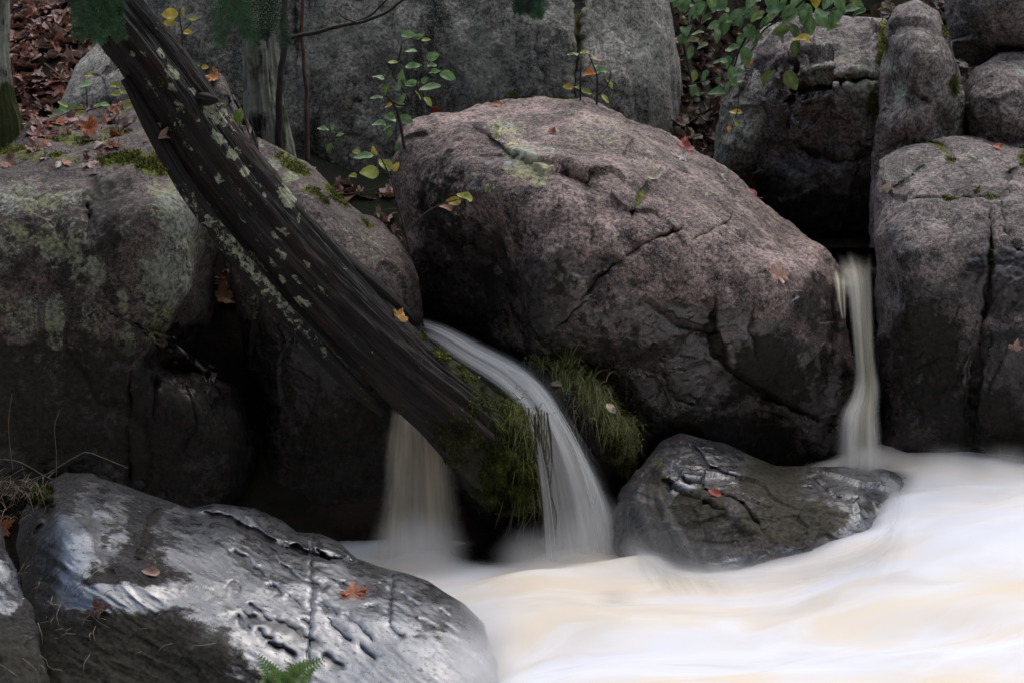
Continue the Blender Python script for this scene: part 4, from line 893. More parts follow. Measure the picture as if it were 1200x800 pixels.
sapling('shrub', 'overhanging shrub with broad green leaves at the top right of the middle', 'shrub', None,
        [[(896, -30, 1.8), (893, 2, 1.7), (887, 22, 1.6), (876, 42, 1.5), (867, 58, 1.3), (860, 80, 1)], [(960, -20, 1.8), (938, 4, 1.6), (912, 24, 1.4), (895, 36, 1.2), (884, 55, 1), (868, 76, .8)], [(784, -10, 1.6), (790, 22, 1.6), (800, 50, 1.5), (810, 96, 1.4)], [(867, 58, .8), (850, 84, .7), (836, 92, .8), (806, 100, .9)], [(815, 40, .8), (828, 50, .7), (840, 66, .6)], [(1004, -20, 1.4), (990, 6, 1.2), (965, 14, 1)], [(866, 110, .7), (864, 130, .6), (858, 150, .5)]],
        [(850, 27, 26, 260, BL), (908, 10, 24, 15, (.10, .2, .09)), (944, 16, 27, 255, BL), (962, 20, 26, 290, BL), (926, 18, 25, 225, BL), (998, 12, 26, 200, (.11, .21, .09)), (980, 18, 24, 250, BL), (916, 36, 24, 200, (.10, .15, .04)), (930, 36, 20, 300, BD), (886, 44, 22, 260, (.08, .13, .05)), (873, 66, 24, 280, BD), (878, 74, 12, 240, OR), (810, 48, 20, 20, (.16, .2, .07)), (845, 72, 18, 190, BL), (853, 72, 16, 260, BL), (860, 57, 20, 195, BL), (900, 94, 26, 60, (.13, .17, .05)), (927, 94, 26, 300, (.09, .12, .035)), (932, 56, 20, 265, (.09, .13, .04)), (941, 47, 22, 172, YE), (853, 101, 13, 260, BL), (841, 109, 22, 185, (.09, .2, .08)), (864, 97, 14, 200, BL), (863, 132, 16, 175, YE), (862, 144, 11, 300, YG), (855, 151, 8, 250, OR),
         (838, 4, 22, 260, (.1, .2, .09)), (880, 2, 20, 240, BL), (848, 12, 16, 180, BL), (872, 14, 20, 185, (.1, .2, .09)), (884, 18, 18, 250, BL), (786, 2, 20, 200, BL), (804, 4, 22, 260, BL), (820, 8, 20, 290, BD), (956, 0, 20, 270, (.36, .3, .03)), (970, 2, 22, 240, BL), (986, 4, 24, 280, BL), (1004, 4, 20, 320, BL), (934, 4, 22, 230, BL), (918, 0, 20, 260, (.12, .22, .08)), (896, 26, 16, 230, BD), (838, 30, 18, 200, BD), (828, 22, 16, 220, BD), (842, 94, 12, 80, BD), (796, 46, 14, 180, BL), (812, 100, 10, 190, BD), (950, 30, 22, 270, BD), (972, 26, 20, 265, BD)] + more_leaves(34, 792, 1008, -6, 44, 4) + more_leaves(10, 800, 880, 40, 110, 5), 8.9, stemcol=(.03, .025, .022), seed=9)
# cedar sprays hanging into the top of the frame
def cedar(label, x0, y0, L, Y, cnt, spread, seed, cols=((.02, .06, .028), (.06, .13, .055)), ang0=-90, brown=0):
    r = random.Random(seed)
    root = empty('cedar_branch', P(x0, y0, Y)); tag(root, label, 'branch', 'cedar sprays hanging into the top of the picture')
    st, fo = MB(), MB()
    for k in range(cnt):
        a = R_(ang0 + r.uniform(-spread, spread)); l = L * r.uniform(.6, 1.1); t = np.linspace(0, 1, 14)
        bx = x0 + r.uniform(-.4, .4) * L; yy = Y + r.uniform(-.12, .12)
        ax = np.stack([bx + l * t * math.cos(a), y0 - 20 + (l + 20) * t * -math.sin(a) + 0 * t, yy - .05 * t * t], -1)
        c = P(ax[:, 0], ax[:, 1], ax[:, 2]); st.tube(c, np.linspace(.0025, .0008, 14), 5, (.05, .035, .025))
        cc = np.array(cols[0]) * (1 - r.random()) + np.array(cols[1]) * r.random()
        if r.random() < brown: cc = np.array((.085, .05, .03))
        for i in range(2, 14):
            for s in (-1, 1):
                sl = .085 * (1.15 - t[i]) * r.uniform(.7, 1.2) + .012
                d = (c[i] - c[i - 1]); d /= np.linalg.norm(d); sd = np.cross(d, [0, 1, 0]); sd /= np.linalg.norm(sd)
                v = d * .75 + sd * s * .75 + np.array([0, r.uniform(-.3, .3), -.1]); v /= np.linalg.norm(v)
                n_ = 6
                for j in range(n_ + 1):
                    b0 = c[i] + v * sl * j / n_
                    for s2 in ((-1, 1) if j < n_ else (0,)):
                        w = v * .8 + (np.cross(v, [0, 1, 0]) * s2) * .7; w /= np.linalg.norm(w); ll = .022 * r.uniform(.7, 1.2) * (1 - .4 * j / n_)
                        sdv = np.cross(w, [r.uniform(-.3, .3), 1, r.uniform(-.3, .3)]); sdv /= np.linalg.norm(sdv)
                        fo.strip(np.array([b0, b0 + w * ll * .5, b0 + w * ll]), .0042, sdv, cc * r.uniform(.7, 1.3))
                fo.strip(np.array([c[i], c[i] + v * sl * .5, c[i] + v * sl]), .004, np.cross(v, [0, 1, 0]), cc)
    st.build('stem', TWIG, root); fo.build('foliage', LEAF, root, smooth=False)
cedar('dark green cedar spray hanging over the top of the leaning log', 124, -14, 62, 7.3, 8, 40, 1, brown=.1)
cedar('green cedar spray hanging in front of the cedar trunk at the top', 284, -14, 72, 8.6, 6, 34, 2)
cedar('small tip of a green cedar spray at the top edge above the middle boulder', 626, -18, 34, 8.6, 4, 30, 3)

# ------------------------------------------------------------------ fern, grass, roots
def fern(label, fronds, Y, seed):
    r = random.Random(seed); root = empty('fern', P(fronds[0][0][0], fronds[0][0][1], Y)); tag(root, label, 'fern')
    for f in fronds:
        m = MB(); a = catmull(np.array([(x, y, Y - .03 * k) for k, (x, y) in enumerate(f)], float), 26); c = P(a[:, 0], a[:, 1], a[:, 2])
        m.tube(c, np.linspace(.002, .0007, 26), 5, (.2, .28, .08))
        for i in range(3, 26):
            d = c[min(i + 1, 25)] - c[i - 1]; d /= np.linalg.norm(d); sd = np.cross(d, [0, -1, .4]); sd /= np.linalg.norm(sd)
            L = .038 * math.sin(math.pi * (i / 26) ** .7) + .006
            for s in (-1, 1):
                v = sd * s + d * .45 + np.array([0, 0, .1]); v /= np.linalg.norm(v)
                add_leaf(m, 'ovate', c[i], v, (0, -.7, .7), L, np.array((.12, .21, .06)) * r.uniform(.8, 1.15), curl=.15, fold=.2, r=r, width=.75)
        m.build('frond', LEAF, root, smooth=False)
fern('small bright green fern at the bottom edge in front of the shiny rock', [[(322, 850), (330, 818), (322, 796), (303, 768)], [(336, 850), (338, 815), (350, 790), (378, 773)], [(330, 850), (318, 820), (318, 805), (322, 785)]], 5.75, 1)

def blades(mb, px, py, Y, n, L, r, cols, bend=.6, dirx=0., sx=6, sy=4, w=.004, up=1.):
    for k in range(n):
        x, y = px + r.gauss(0, sx), py + r.gauss(0, sy)
        p = P(x, y, Y + r.uniform(-.03, .03)); a = r.uniform(0, 6.28)
        d = np.array([math.cos(a) * .5 + dirx, math.sin(a) * .5 - .35, up]); d /= np.linalg.norm(d)
        l = L * r.uniform(.45, 1.2); t = np.linspace(0, 1, 7)[:, None]
        pts = p + d * l * t + np.array([dirx * .4 + r.gauss(0, .15), -.25, -1.0]) * l * bend * t ** 2 * r.uniform(.5, 1.4)
        s = np.cross(d, [r.gauss(0, .4), -1, r.gauss(0, .4)]); s /= np.linalg.norm(s)
        c0, c1 = cols; q = r.random()
        mb.strip(pts, w * r.uniform(.6, 1.2), s, np.array(c0) * (1 - q) + np.array(c1) * q)
r = random.Random(3)
root = empty('grass_clump', P(680, 480, 8.1)); tag(root, 'hanging tuft of green grass and moss on the dark ledge beside the middle waterfall', 'grass')
m = MB()
GC = ((.09, .105, .03), (.31, .31, .12))
for (x, y, Y, n, L) in [(622, 424, 8.28, 40, .05), (640, 424, 8.24, 60, .07), (658, 430, 8.18, 70, .09), (672, 440, 8.13, 90, .11), (684, 450, 8.1, 110, .12), (695, 462, 8.07, 110, .12), (704, 474, 8.04, 110, .11), (712, 488, 8.02, 110, .10), (722, 500, 8.0, 110, .08), (735, 500, 8.02, 90, .06), (738, 520, 8.02, 90, .05)]:
    blades(m, x, y, Y, n, L, r, GC, bend=1.15, dirx=.12, sx=7, sy=6, w=.0045, up=.8)
blades(m, 665, 428, 8.15, 16, .14, r, ((.10, .13, .03), (.22, .24, .08)), bend=.3, sx=4, w=.004)
blades(m, 690, 470, 8.05, 30, .16, r, ((.18, .17, .07), (.30, .27, .13)), bend=1.5, sx=14, sy=10, w=.0035)
m.build('blades', BLADE, root, smooth=False)
bpy.context.view_layer.update()
mm = MB(); lv = ROCKS['ledge'][1]; lob = ROCKS['ledge'][0]; qd = np.array([list(p.vertices) for p in lob.data.polygons if len(p.vertices) == 4])
ln = vnormals(lv, qd)
pj = lambda V: np.stack([600 + FPX * V[:, 0] / (V[:, 1] * CP - (V[:, 2] - CAM_H) * SP), 400 - FPX * ((V[:, 2] - CAM_H) * CP + V[:, 1] * SP) / (V[:, 1] * CP - (V[:, 2] - CAM_H) * SP)], -1)
lw = blobs(pj(lv), [(640, 430, 24, 10, .8), (680, 450, 24, 16, .9), (715, 480, 20, 20, .9), (728, 515, 24, 28, 1.2), (735, 545, 14, 16, .8)]) * (lv[:, 1] < 8.3)
fuzz(mm, lv, ln, 14000, .019, .006, 8, ((.035, .036, .012), (.20, .20, .065)), droop=.7, weight=np.clip(lw - .2, 0, 2))
mm.build('moss', MOSS, root, smooth=False)
fallen(714, 479, 'ovate', .05, (0.668, 0.579, 0.398), 'pale yellow leaf lying in the hanging grass', 320, curl=.3, tip=(.6, .6, .55))
fallen(718, 456, 'ovate', .055, (0.530, 0.332, 0.323), 'pink curled leaf above the hanging grass beside the middle boulder', 300, curl=.6, fold=.5)
fallen(653, 452, 'ovate', .05, (0.381, 0.255, 0.219), 'dull pinkish leaf between the middle waterfall and the grass', 330)
# roots and grass hanging from the foot of the log
root = empty('hanging_roots', P(605, 480, 7.9)); tag(root, 'thin roots and straw coloured grass hanging from the mossy foot of the log', 'roots')
m = MB(); m2 = MB()
for k in range(34):
    x = r.uniform(586, 642); y0 = 470 + (x - 588) * .35 + r.uniform(-10, 20); L = min(r.uniform(60, 175), 655 - y0)
    c = catmull([(x, y0, 7.9 + r.uniform(-.06, .04), 1), (x + r.gauss(2, 4), y0 + L * .35, 7.87, 1), (x + r.gauss(2, 7), y0 + L * .7, 7.87, 1), (x + r.gauss(0, 8), y0 + L, 7.88, 1)], 24)
    m.tube(P(c[:, 0], c[:, 1], c[:, 2]), np.linspace(.0028, .0008, 24) * r.uniform(.6, 1.4), 5, np.array((.09, .075, .05)) * r.uniform(.5, 1.6))
for (x, y, n, L) in [(600, 470, 40, .07), (612, 485, 40, .09), (622, 500, 40, .11), (618, 540, 30, .09), (625, 585, 24, .08), (580, 500, 50, .05)]:
    blades(m2, x, y, 7.86, n, L, r, ((.06, .08, .018), (.25, .26, .08)), bend=1.7, sx=7, sy=9, w=.0035, up=.5)
m.build('root', TWIG, root); m2.build('blades', BLADE, root, smooth=False)
# dry grass at the left edge
root = empty('dry_grass', P(30, 590, 7.3)); tag(root, 'tangle of dry straw grass on the rock at the left edge', 'grass')
m = MB()
STRAW = ((.16, .12, .075), (.42, .35, .24))
for (x, y, n, L) in [(0, 575, 26, .14), (20, 578, 26, .14), (40, 572, 22, .12), (-15, 570, 24, .16), (10, 600, 20, .10)]:
    blades(m, x, y, 7.3, n, L, r, STRAW, bend=.8, sx=10, sy=7, w=.0028, up=.55)
for pts in [[(10, 580), (50, 558), (90, 534), (103, 530), (118, 535), (150, 548)], [(66, 560), (66, 530), (64, 500), (70, 480)], [(62, 562), (50, 556), (20, 540), (-10, 538)], [(20, 590), (28, 560), (26, 545)], [(15, 550), (10, 500), (14, 460)], [(8, 596), (30, 566), (64, 552)], [(-5, 572), (14, 556), (30, 548)]]:
    a = catmull(np.array([(x, y, 7.25) for x, y in pts], float), 30); m.tube(P(a[:, 0], a[:, 1], a[:, 2]), .0011, 4, (.17, .14, .10))
mm = MB(); pts = np.array([surf(x, y)[0] for x, y in [(r.uniform(-5, 62), r.uniform(566, 590)) for _ in range(60)]])
pts = pts[(pts[:, 1] < 7.7)]
if len(pts): fuzz(mm, pts, np.tile([0, -.4, .9], (len(pts), 1)), 1500, .03, .005, 9, ((.02, .025, .006), (.09, .10, .025)))
m.build('blades', BLADE, root, smooth=False)
if len(pts): mm.build('moss', MOSS, root, smooth=False)
# straw scraps on the foreground rock
mb = MB()
for k in range(46):
    px, py = r.choice([(r.uniform(10, 280), r.uniform(700, 790)), (r.uniform(60, 130), r.uniform(670, 760)), (r.uniform(10, 70), r.uniform(650, 790))])
    p, n = surf(px, py)
    a = r.uniform(0, 3.14); d = Vector((math.cos(a), 0, math.sin(a))); d = (d - n * d.dot(n)).normalized(); L = r.uniform(.02, .085)
    q = [p + n * .006 - d * L / 2, p + n * .012 + n.cross(d) * L * .1, p + n * .006 + d * L / 2]
    mb.tube(np.array(q), .0012, 4, np.array((.22, .18, .12)) * r.uniform(.5, 1.3))
tag(mb.build('straw_litter', TWIG, origin=P(120, 740, 6.5)), 'scattered straw and needles on the alga covered rock', 'straw litter', kind='stuff')
# ------------------------------------------------------------------ white water
def px_pt(px, py, z):
    """water point at height z seen at a place of the photograph"""
    d = ray(px, py); t = (z - CAM_H) / d.z
    return (d.x * t, d.y * t, z)
WC = [px_pt(*a) for a in [(450, 655, .0), (500, 660, .0), (545, 655, .0), (600, 655, .01), (640, 652, .03), (690, 650, .04), (725, 650, .03), (600, 690, .05), (660, 700, .06), (720, 690, .04), (780, 690, .03), (850, 705, .05), (930, 705, .06), (1000, 690, .12), (1050, 660, .17), (1080, 620, .22), (1085, 580, .27),
       (1100, 565, .29), (1150, 560, .31), (1200, 562, .33), (1140, 610, .25), (1200, 620, .28), (1130, 680, .17), (1200, 690, .2), (1100, 750, .09), (1200, 780, .10), (980, 760, .06), (800, 780, .03), (690, 780, .01), (640, 790, -.02), (585, 800, -.09), (592, 740, -.03), (540, 700, .0), (480, 675, .0)]]
WC += [(*px_pt(200, 790, -.25),), (*px_pt(60, 760, -.28),), (*px_pt(330, 830, -.18),), (*px_pt(500, 810, -.16),), (-5, 8, -.2), (-2, 7.6, -.15), (-5, 4, -.4), (0, 3, -.06), (5, 3, .0), (5, 8, .38), (2.6, 8.2, .36), (2.8, 6.5, .22), (-1, 8.3, 0), (0, 8.4, 0), (1.0, 8.3, .27), (1, 4.5, .0)]
wx = np.unique(np.concatenate([np.linspace(-1.2, 2.4, 260), np.linspace(-6, -1.2, 30), np.linspace(2.4, 6, 30)])); wy = np.unique(np.concatenate([np.linspace(5.6, 8.5, 200), np.linspace(2.6, 5.6, 40)]))
WX, WY = np.meshgrid(wx, wy); wxy = np.stack([WX.ravel(), WY.ravel()], -1)
WZ = tps(WC, wxy, 3e-3)
fl = np.c_[wxy @ np.array([[.9, .25], [.25, -.9]]), np.zeros(len(wxy))]
WZ = WZ + fbm(fl * np.array([1.3, 2.6, 1]), 2, 200) * .036 + fbm(fl * np.array([3.0, 6, 1]), 2, 204) * .008
for x, y, z, rx, ry, h in [(*px_pt(500, 655, 0), .2, .14, .022), (*px_pt(690, 648, .03), .2, .10, .05), (*px_pt(620, 680, .03), .22, .1, .03), (*px_pt(760, 675, .03), .12, .08, .03), (*px_pt(1110, 590, .25), .2, .1, .04)]:
    WZ = WZ + h * np.exp(-((wxy[:, 0] - x) / rx) ** 2 - ((wxy[:, 1] - y) / ry) ** 2)
bpy.context.view_layer.update()
dg = bpy.context.evaluated_depsgraph_get()
shal = np.full(len(wxy), .5)
for k in range(len(wxy)):
    x, y = wxy[k]
    if -2.2 < x < 3 and 5 < y < 8.45:
        ok, loc, *_ = scene.ray_cast(dg, Vector((x, y, WZ[k] + .35)), Vector((0, 0, -1)))
        if ok: shal[k] = WZ[k] - loc.z
# how far the shore stones reach out under the moving water
S2 = (shal.reshape(WX.shape) < .012).astype(float)
for _ in range(40):
    S2 = np.maximum(S2, 0); P_ = np.pad(S2, 1, mode='edge')
    S2 = .25 * S2 + .75 * .25 * (P_[:-2, 1:-1] + P_[2:, 1:-1] + P_[1:-1, :-2] + P_[1:-1, 2:])
b = NB('white_water')
wp = b.noise(1.1, 2, .5, out='Color')
warped = b.n.new('ShaderNodeVectorMath'); warped.operation = 'MULTIPLY_ADD'; b.l.new(wp, warped.inputs[0]); warped.inputs[1].default_value = (.9, .9, 0); b.l.new(b.obj, warped.inputs[2])
fv = b.mapping(warped.outputs[0], (1, 2.2, 1), (0, 0, R_(-14)))
a1 = b.noise(.9, 4, .55, vec=fv); a2 = b.noise(3.2, 5, .6, vec=fv, dist=.4); a3 = b.noise(2.0, 4, .6, vec=b.mapping(warped.outputs[0], (.7, 2.6, 1), (0, 0, R_(-20)), (3, 7, 0)))
wcol = b.mix(b.ramp(a1, .38, .62), (.66, .68, .72), (.68, .60, .48))
wcol = b.mix(b.math('MULTIPLY', b.ramp(a2, .45, .72), .6), wcol, (.74, .75, .76))
wcol = b.mix(b.math('MULTIPLY', b.ramp(a3, .50, .70), .5), wcol, (.54, .50, .44))
b.set(color=wcol, rough=.55, spec=.25)
sh = b.math('ADD', b.attr('shallow'), b.math('MULTIPLY_ADD', a2, .5, -.25))
al = b.ramp(sh, .85, .05)
tp = b.n.new('ShaderNodeBsdfTransparent'); mx = b.n.new('ShaderNodeMixShader')
b.l.new(al, mx.inputs[0]); b.l.new(tp.outputs[0], mx.inputs[1]); b.l.new(b.bsdf.outputs[0], mx.inputs[2]); b.l.new(mx.outputs[0], b.out.inputs[0])
ii = np.arange(WX.size).reshape(WX.shape)
wo = mesh_obj('water', np.c_[wxy, WZ], np.stack([ii[:-1, :-1], ii[:-1, 1:], ii[1:, 1:], ii[1:, :-1]], -1).reshape(-1, 4), b.m, origin=(0, 6, 0), attrs={'shallow': S2.ravel()})
tag(wo, 'white silky stream water swirling between the rocks', None, kind='structure')

# dark quiet pool above the right waterfall
pbm = NB('pool'); pbm.set(color=(.012, .010, .008), rough=.08, spec=.6, normal=pbm.bump(pbm.noise(7, 3), .3, .02))
pz = px_pt(1000, 287, 1.10)
mb = MB(); gx_, gy_ = np.meshgrid(np.linspace(1.12, 1.75, 12), np.linspace(8.86, 10.2, 16)); pv = np.stack([gx_.ravel(), gy_.ravel(), 0 * gx_.ravel() + 1.075], -1)
i_ = np.arange(gx_.size).reshape(gx_.shape); mb.add(pv, np.stack([i_[:-1, :-1], i_[:-1, 1:], i_[1:, 1:], i_[1:, :-1]], -1).reshape(-1, 4))
tag(mb.build('pool_water', pbm.m), 'dark still water above the right waterfall', None, kind='structure')

def fall_mat(name, lo_, hi_, dens=.75, thin=.35, sx=9., sy=.55):
    b = NB(name)
    uvn = b.n.new('ShaderNodeUVMap'); uvn.uv_map = 'UVMap'
    s1 = b.noise(1.0, 5, .6, vec=b.mapping(uvn.outputs[0], (sx, sy, 1))); s2 = b.noise(1.0, 4, .6, vec=b.mapping(uvn.outputs[0], (sx * 3, sy * .7, 1)))
    s3 = b.noise(1.0, 3, .5, vec=b.mapping(uvn.outputs[0], (sx * .35, sy * 1.5, 1)))
    col = b.mix(b.ramp(s3, .35, .65), lo_, hi_)
    b.set(color=col, rough=.6, spec=.2)
    st = b.math('ADD', b.math('MULTIPLY', s1, .78), b.math('MULTIPLY', s2, .22))
    big = b.ramp(b.noise(1.0, 2, .5, vec=b.mapping(uvn.outputs[0], (sx * .8, sy * .45, 1), (0, 0, 0), (5, 2, 0))), .36, .56, .25, 1.0)
    al = b.math('MULTIPLY', b.attr('edge'), b.math('MULTIPLY', b.ramp(st, .34, .62, thin, 1.0), big))
    al = b.math('MULTIPLY', al, dens, clamp=True)
    trl = b.n.new('ShaderNodeBsdfTranslucent'); b.l.new(col, trl.inputs[0])
    m0 = b.n.new('ShaderNodeMixShader'); m0.inputs[0].default_value = .45
    b.l.new(b.bsdf.outputs[0], m0.inputs[1]); b.l.new(trl.outputs[0], m0.inputs[2])
    tp = b.n.new('ShaderNodeBsdfTransparent'); mx = b.n.new('ShaderNodeMixShader')
    b.l.new(al, mx.inputs[0]); b.l.new(tp.outputs[0], mx.inputs[1]); b.l.new(m0.outputs[0], mx.inputs[2]); b.l.new(mx.outputs[0], b.out.inputs[0])
    return b.m

def fall(label, left, right, mat, layers=3, bulge=.05, gap=.025, fade0=.04, fade1=.03, soft=.16, seed=0, group='waterfalls between the boulders', name='waterfall', n=110, k=34, fray=.04, ragged=0., extra=()):
    """falling water: several bowed sheets, one behind the other; left and right edges are (px, py, Y)"""
    Vs, Qs, UV, E = [], [], [], []; off = 0
    sheets = [(left, right, L) for L in range(layers)] + [(a, c, 1) for a, c in extra]
    for left, right, L in sheets:
        l_ = catmull(left, n); r_ = catmull(right, n)
        u = np.linspace(0, 1, k); v = np.linspace(0, 1, n)
        U, Vv = np.meshgrid(u, v)
        q = l_[:, None] * (1 - u)[None, :, None] + r_[:, None] * u[None, :, None]
        ctr = (l_ + r_)[:, None] / 2
        q[..., :2] = ctr[..., :2] + (q[..., :2] - ctr[..., :2]) * (1 + .10 * (1 - L))
        Y = q[..., 2] - bulge * np.sin(np.pi * U) * (.4 + .6 * Vv) + gap * L
        W = P(q[..., 0].ravel(), q[..., 1].ravel(), Y.ravel())
        nz = fbm(np.stack([U.ravel() * 6, Vv.ravel() * .8, 0 * U.ravel() + L * 5 + seed], -1), 3, 300 + seed)
        W[:, 1] += nz * .016
        ed = np.minimum(U, 1 - U).ravel()
        fr = fbm(np.stack([Vv.ravel() * 2.5, (U.ravel() > .5) * 7.0 + L * 3, 0 * nz + seed], -1), 2, 310 + seed) * fray
        e = sstep(0, soft, ed - .02 - fr) * (sstep(0, fade0, Vv.ravel() - ragged * (.35 + fbm(np.stack([U.ravel() * 3.5, 0 * nz + L, 0 * nz + seed], -1), 2, 320 + seed))) if fade0 else 1) * (sstep(1, 1 - fade1, Vv.ravel()) if fade1 else 1)
        Vs.append(W); E.append(e)
        UV.append(np.stack([U.ravel() + L * 3.3 + seed, Vv.ravel() + L * 1.7], -1))
        i = np.arange(n * k).reshape(n, k)
        Qs.append(np.stack([i[:-1, :-1], i[1:, :-1], i[1:, 1:], i[:-1, 1:]], -1).reshape(-1, 4) + off); off += n * k
    o = mesh_obj(name, np.concatenate(Vs), np.concatenate(Qs), mat, None, {'edge': np.concatenate(E)}, uv=np.concatenate(UV))
    return tag(o, label, 'waterfall', group)

FM1 = fall_mat('veil_water', (.76, .70, .56), (.90, .86, .76), dens=.95, thin=.3, sx=5)
FM2 = fall_mat('silky_water', (.88, .89, .88), (.95, .95, .93), dens=1.0, thin=.02, sx=4.5)
FM3 = fall_mat('creamy_water', (.90, .84, .64), (.95, .95, .93), dens=1.0, thin=.35, sx=3)
fall('broad pale beige veil of water falling behind the log', [(456, 470, 8.02), (447, 520, 7.98), (440, 590, 7.96), (434, 668, 7.95)], [(520, 470, 8.12), (535, 530, 8.06), (545, 590, 8.02), (552, 668, 7.99)], FM1, bulge=.05, seed=1, fade0=.12, soft=.28, fray=.08)
fall('white curving waterfall spilling over the mossy foot of the log', [(474, 386, 8.62), (490, 392, 8.5), (508, 404, 8.34), (535, 424, 8.2), (570, 446, 8.08), (598, 468, 8.0), (619, 492, 7.95), (628, 530, 7.9), (632, 580, 7.88), (636, 664, 7.86)],
     [(478, 366, 8.7), (500, 372, 8.62), (530, 381, 8.5), (568, 400, 8.36), (614, 424, 8.22), (648, 456, 8.1), (672, 500, 7.98), (700, 545, 7.92), (728, 595, 7.89), (754, 664, 7.87)], FM2, bulge=.05, seed=2, fade0=.03, soft=.32, fray=.09, extra=[([(585, 424, 8.14), (625, 452, 8.0), (655, 498, 7.92), (676, 550, 7.86), (690, 600, 7.83), (698, 664, 7.81)], [(606, 428, 8.14), (642, 456, 8.0), (672, 498, 7.92), (698, 550, 7.86), (716, 600, 7.83), (730, 664, 7.81)]), ([(596, 460, 7.98), (614, 482, 7.92), (624, 520, 7.87), (632, 580, 7.84), (638, 664, 7.82)], [(606, 456, 7.98), (626, 480, 7.92), (638, 520, 7.87), (650, 580, 7.84), (660, 664, 7.82)])])
fall('narrow cream waterfall dropping through the gap beside the right boulder', [(974, 292, 8.82), (982, 308, 8.62), (990, 330, 8.45), (995, 370, 8.34), (999, 415, 8.28), (1000, 445, 8.25), (994, 465, 8.2), (981, 487, 8.12), (977, 515, 8.08), (976, 560, 8.05)],
     [(1026, 292, 8.82), (1025, 308, 8.6), (1024, 330, 8.44), (1024, 370, 8.33), (1026, 415, 8.27), (1029, 445, 8.24), (1031, 465, 8.2), (1033, 487, 8.14), (1035, 515, 8.1), (1038, 560, 8.06)], FM3, bulge=.06, seed=3, fade0=.32, soft=.3, fray=.08, ragged=.1, extra=[([(968, 312, 8.66), (974, 330, 8.5), (978, 352, 8.42), (984, 372, 8.38)], [(992, 312, 8.64), (994, 330, 8.48), (993, 352, 8.40), (992, 372, 8.36)])])
# thin trickles over the front rock and beside the log
FM4 = fall_mat('trickle_water', (.62, .60, .55), (.75, .74, .70), dens=.45, thin=.0, sx=4)
FM5 = fall_mat('spray_water', (.74, .75, .76), (.86, .86, .86), dens=.8, thin=.45, sx=1.5, sy=1.)
def film(label, left, right, mat, lift=.012, n=70, k=22, soft=.35, fade0=.25, fade1=.15, seed=0):
    """thin water sliding over a stone: follows the stone's own surface just above it"""
    l_, r_ = catmull(left, n), catmull(right, n); u = np.linspace(0, 1, k); v = np.linspace(0, 1, n)
    U, Vv = np.meshgrid(u, v); q = l_[:, None] * (1 - u)[None, :, None] + r_[:, None] * u[None, :, None]
    W = np.array([list(surf(x, y)[0]) for x, y in q.reshape(-1, 2)]).reshape(n, k, 3)
    Y = W[..., 1].copy()
    for _ in range(6):
        p_ = np.pad(Y, 1, mode='edge'); Y = np.minimum(Y, .2 * (Y + p_[:-2, 1:-1] + p_[2:, 1:-1] + p_[1:-1, :-2] + p_[1:-1, 2:]))
    W = P(q[..., 0].ravel(), q[..., 1].ravel(), Y.ravel() - lift)
    e = sstep(0, soft, np.minimum(U, 1 - U).ravel()) * sstep(0, fade0, Vv.ravel()) * sstep(1, 1 - fade1, Vv.ravel())
    i = np.arange(n * k).reshape(n, k)
    o = mesh_obj('water_film', W, np.stack([i[:-1, :-1], i[1:, :-1], i[1:, 1:], i[:-1, 1:]], -1).reshape(-1, 4), mat, None, {'edge': e}, uv=np.stack([U.ravel() + seed, Vv.ravel()], -1))
    return tag(o, label, 'water film', 'thin water sliding over the front wet rock')
bpy.context.view_layer.update()
film('thin streaky film of water sliding over the left side of the front wet rock', [(752, 556), (732, 590), (728, 625), (738, 668), (760, 700)], [(772, 560), (800, 590), (835, 630), (860, 670), (880, 705)], FM4)
film('pale water film running off the right end of the front wet rock', [(1012, 550), (1034, 566), (1040, 600), (1020, 645), (990, 690)], [(1046, 552), (1066, 572), (1072, 605), (1066, 650), (1050, 700)], FM5, seed=4)
film('spray veil along the waterline of the front wet rock', [(724, 650), (760, 680), (810, 694), (880, 698), (960, 692), (1035, 668), (1082, 615)], [(736, 600), (775, 618), (820, 630), (880, 636), (950, 630), (1015, 610), (1050, 580)], FM5, seed=8, soft=.6, fade0=.12, lift=.03, n=110)

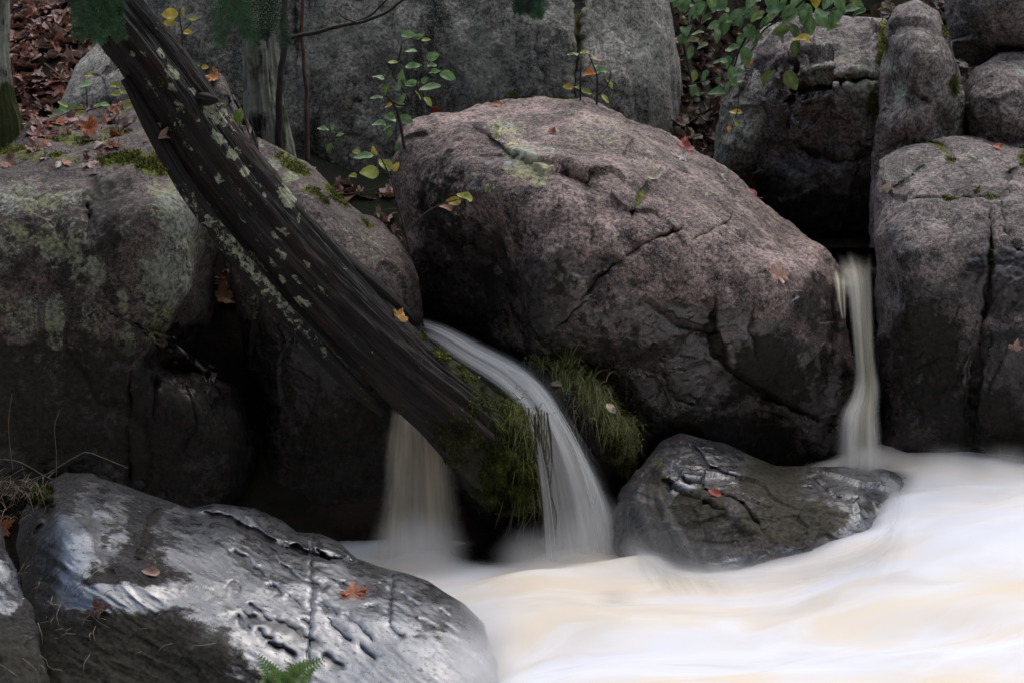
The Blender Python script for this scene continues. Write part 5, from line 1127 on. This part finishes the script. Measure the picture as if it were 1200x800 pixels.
# ------------------------------------------------------------------ spray hanging where the falls land
mist = bpy.data.materials.new('spray_mist'); mist.use_nodes = True
mt = mist.node_tree; mt.nodes.remove(mt.nodes['Principled BSDF'])
pv_ = mt.nodes.new('ShaderNodeVolumePrincipled'); pv_.inputs['Color'].default_value = (.96, .96, .96, 1); pv_.inputs['Anisotropy'].default_value = .2
mt.links.new(pv_.outputs[0], mt.nodes['Material Output'].inputs['Volume'])
geo = mt.nodes.new('ShaderNodeNewGeometry'); acc = None
for (px, py, z, r0, dn) in [(492, 650, .03, .22, 9), (690, 646, .04, .24, 10), (620, 660, .03, .17, 4), (850, 668, .05, .2, 8), (960, 664, .06, .2, 8), (770, 662, .04, .2, 9), (1062, 626, .13, .2, 9), (1010, 548, .32, .12, 10), (1110, 570, .30, .18, 5), (1180, 575, .3, .2, 4), (570, 735, .0, .2, 6), (560, 790, .0, .2, 6)]:
    c = px_pt(px, py, z)
    d_ = mt.nodes.new('ShaderNodeVectorMath'); d_.operation = 'DISTANCE'; mt.links.new(geo.outputs['Position'], d_.inputs[0]); d_.inputs[1].default_value = c
    mr = mt.nodes.new('ShaderNodeMapRange'); mr.interpolation_type = 'SMOOTHERSTEP'; mt.links.new(d_.outputs['Value'], mr.inputs[0])
    mr.inputs[1].default_value = r0; mr.inputs[2].default_value = 0; mr.inputs[3].default_value = 0; mr.inputs[4].default_value = dn
    if acc is None: acc = mr.outputs[0]
    else:
        ad = mt.nodes.new('ShaderNodeMath'); mt.links.new(acc, ad.inputs[0]); mt.links.new(mr.outputs[0], ad.inputs[1]); acc = ad.outputs[0]
mt.links.new(acc, pv_.inputs['Density'])
mb = MB()
bx = np.array([[x, y, z] for z in (-.06, .56) for y in (5.9, 8.4) for x in (-.75, 2.1)])
mb.add(bx, [(0, 2, 3, 1), (4, 5, 7, 6), (0, 1, 5, 4), (2, 6, 7, 3), (0, 4, 6, 2), (1, 3, 7, 5)])
tag(mb.build('spray_mist', mist, smooth=False), 'fine white spray hanging where the falls land', None, kind='stuff')
scene.cycles.volume_step_rate = 1.0
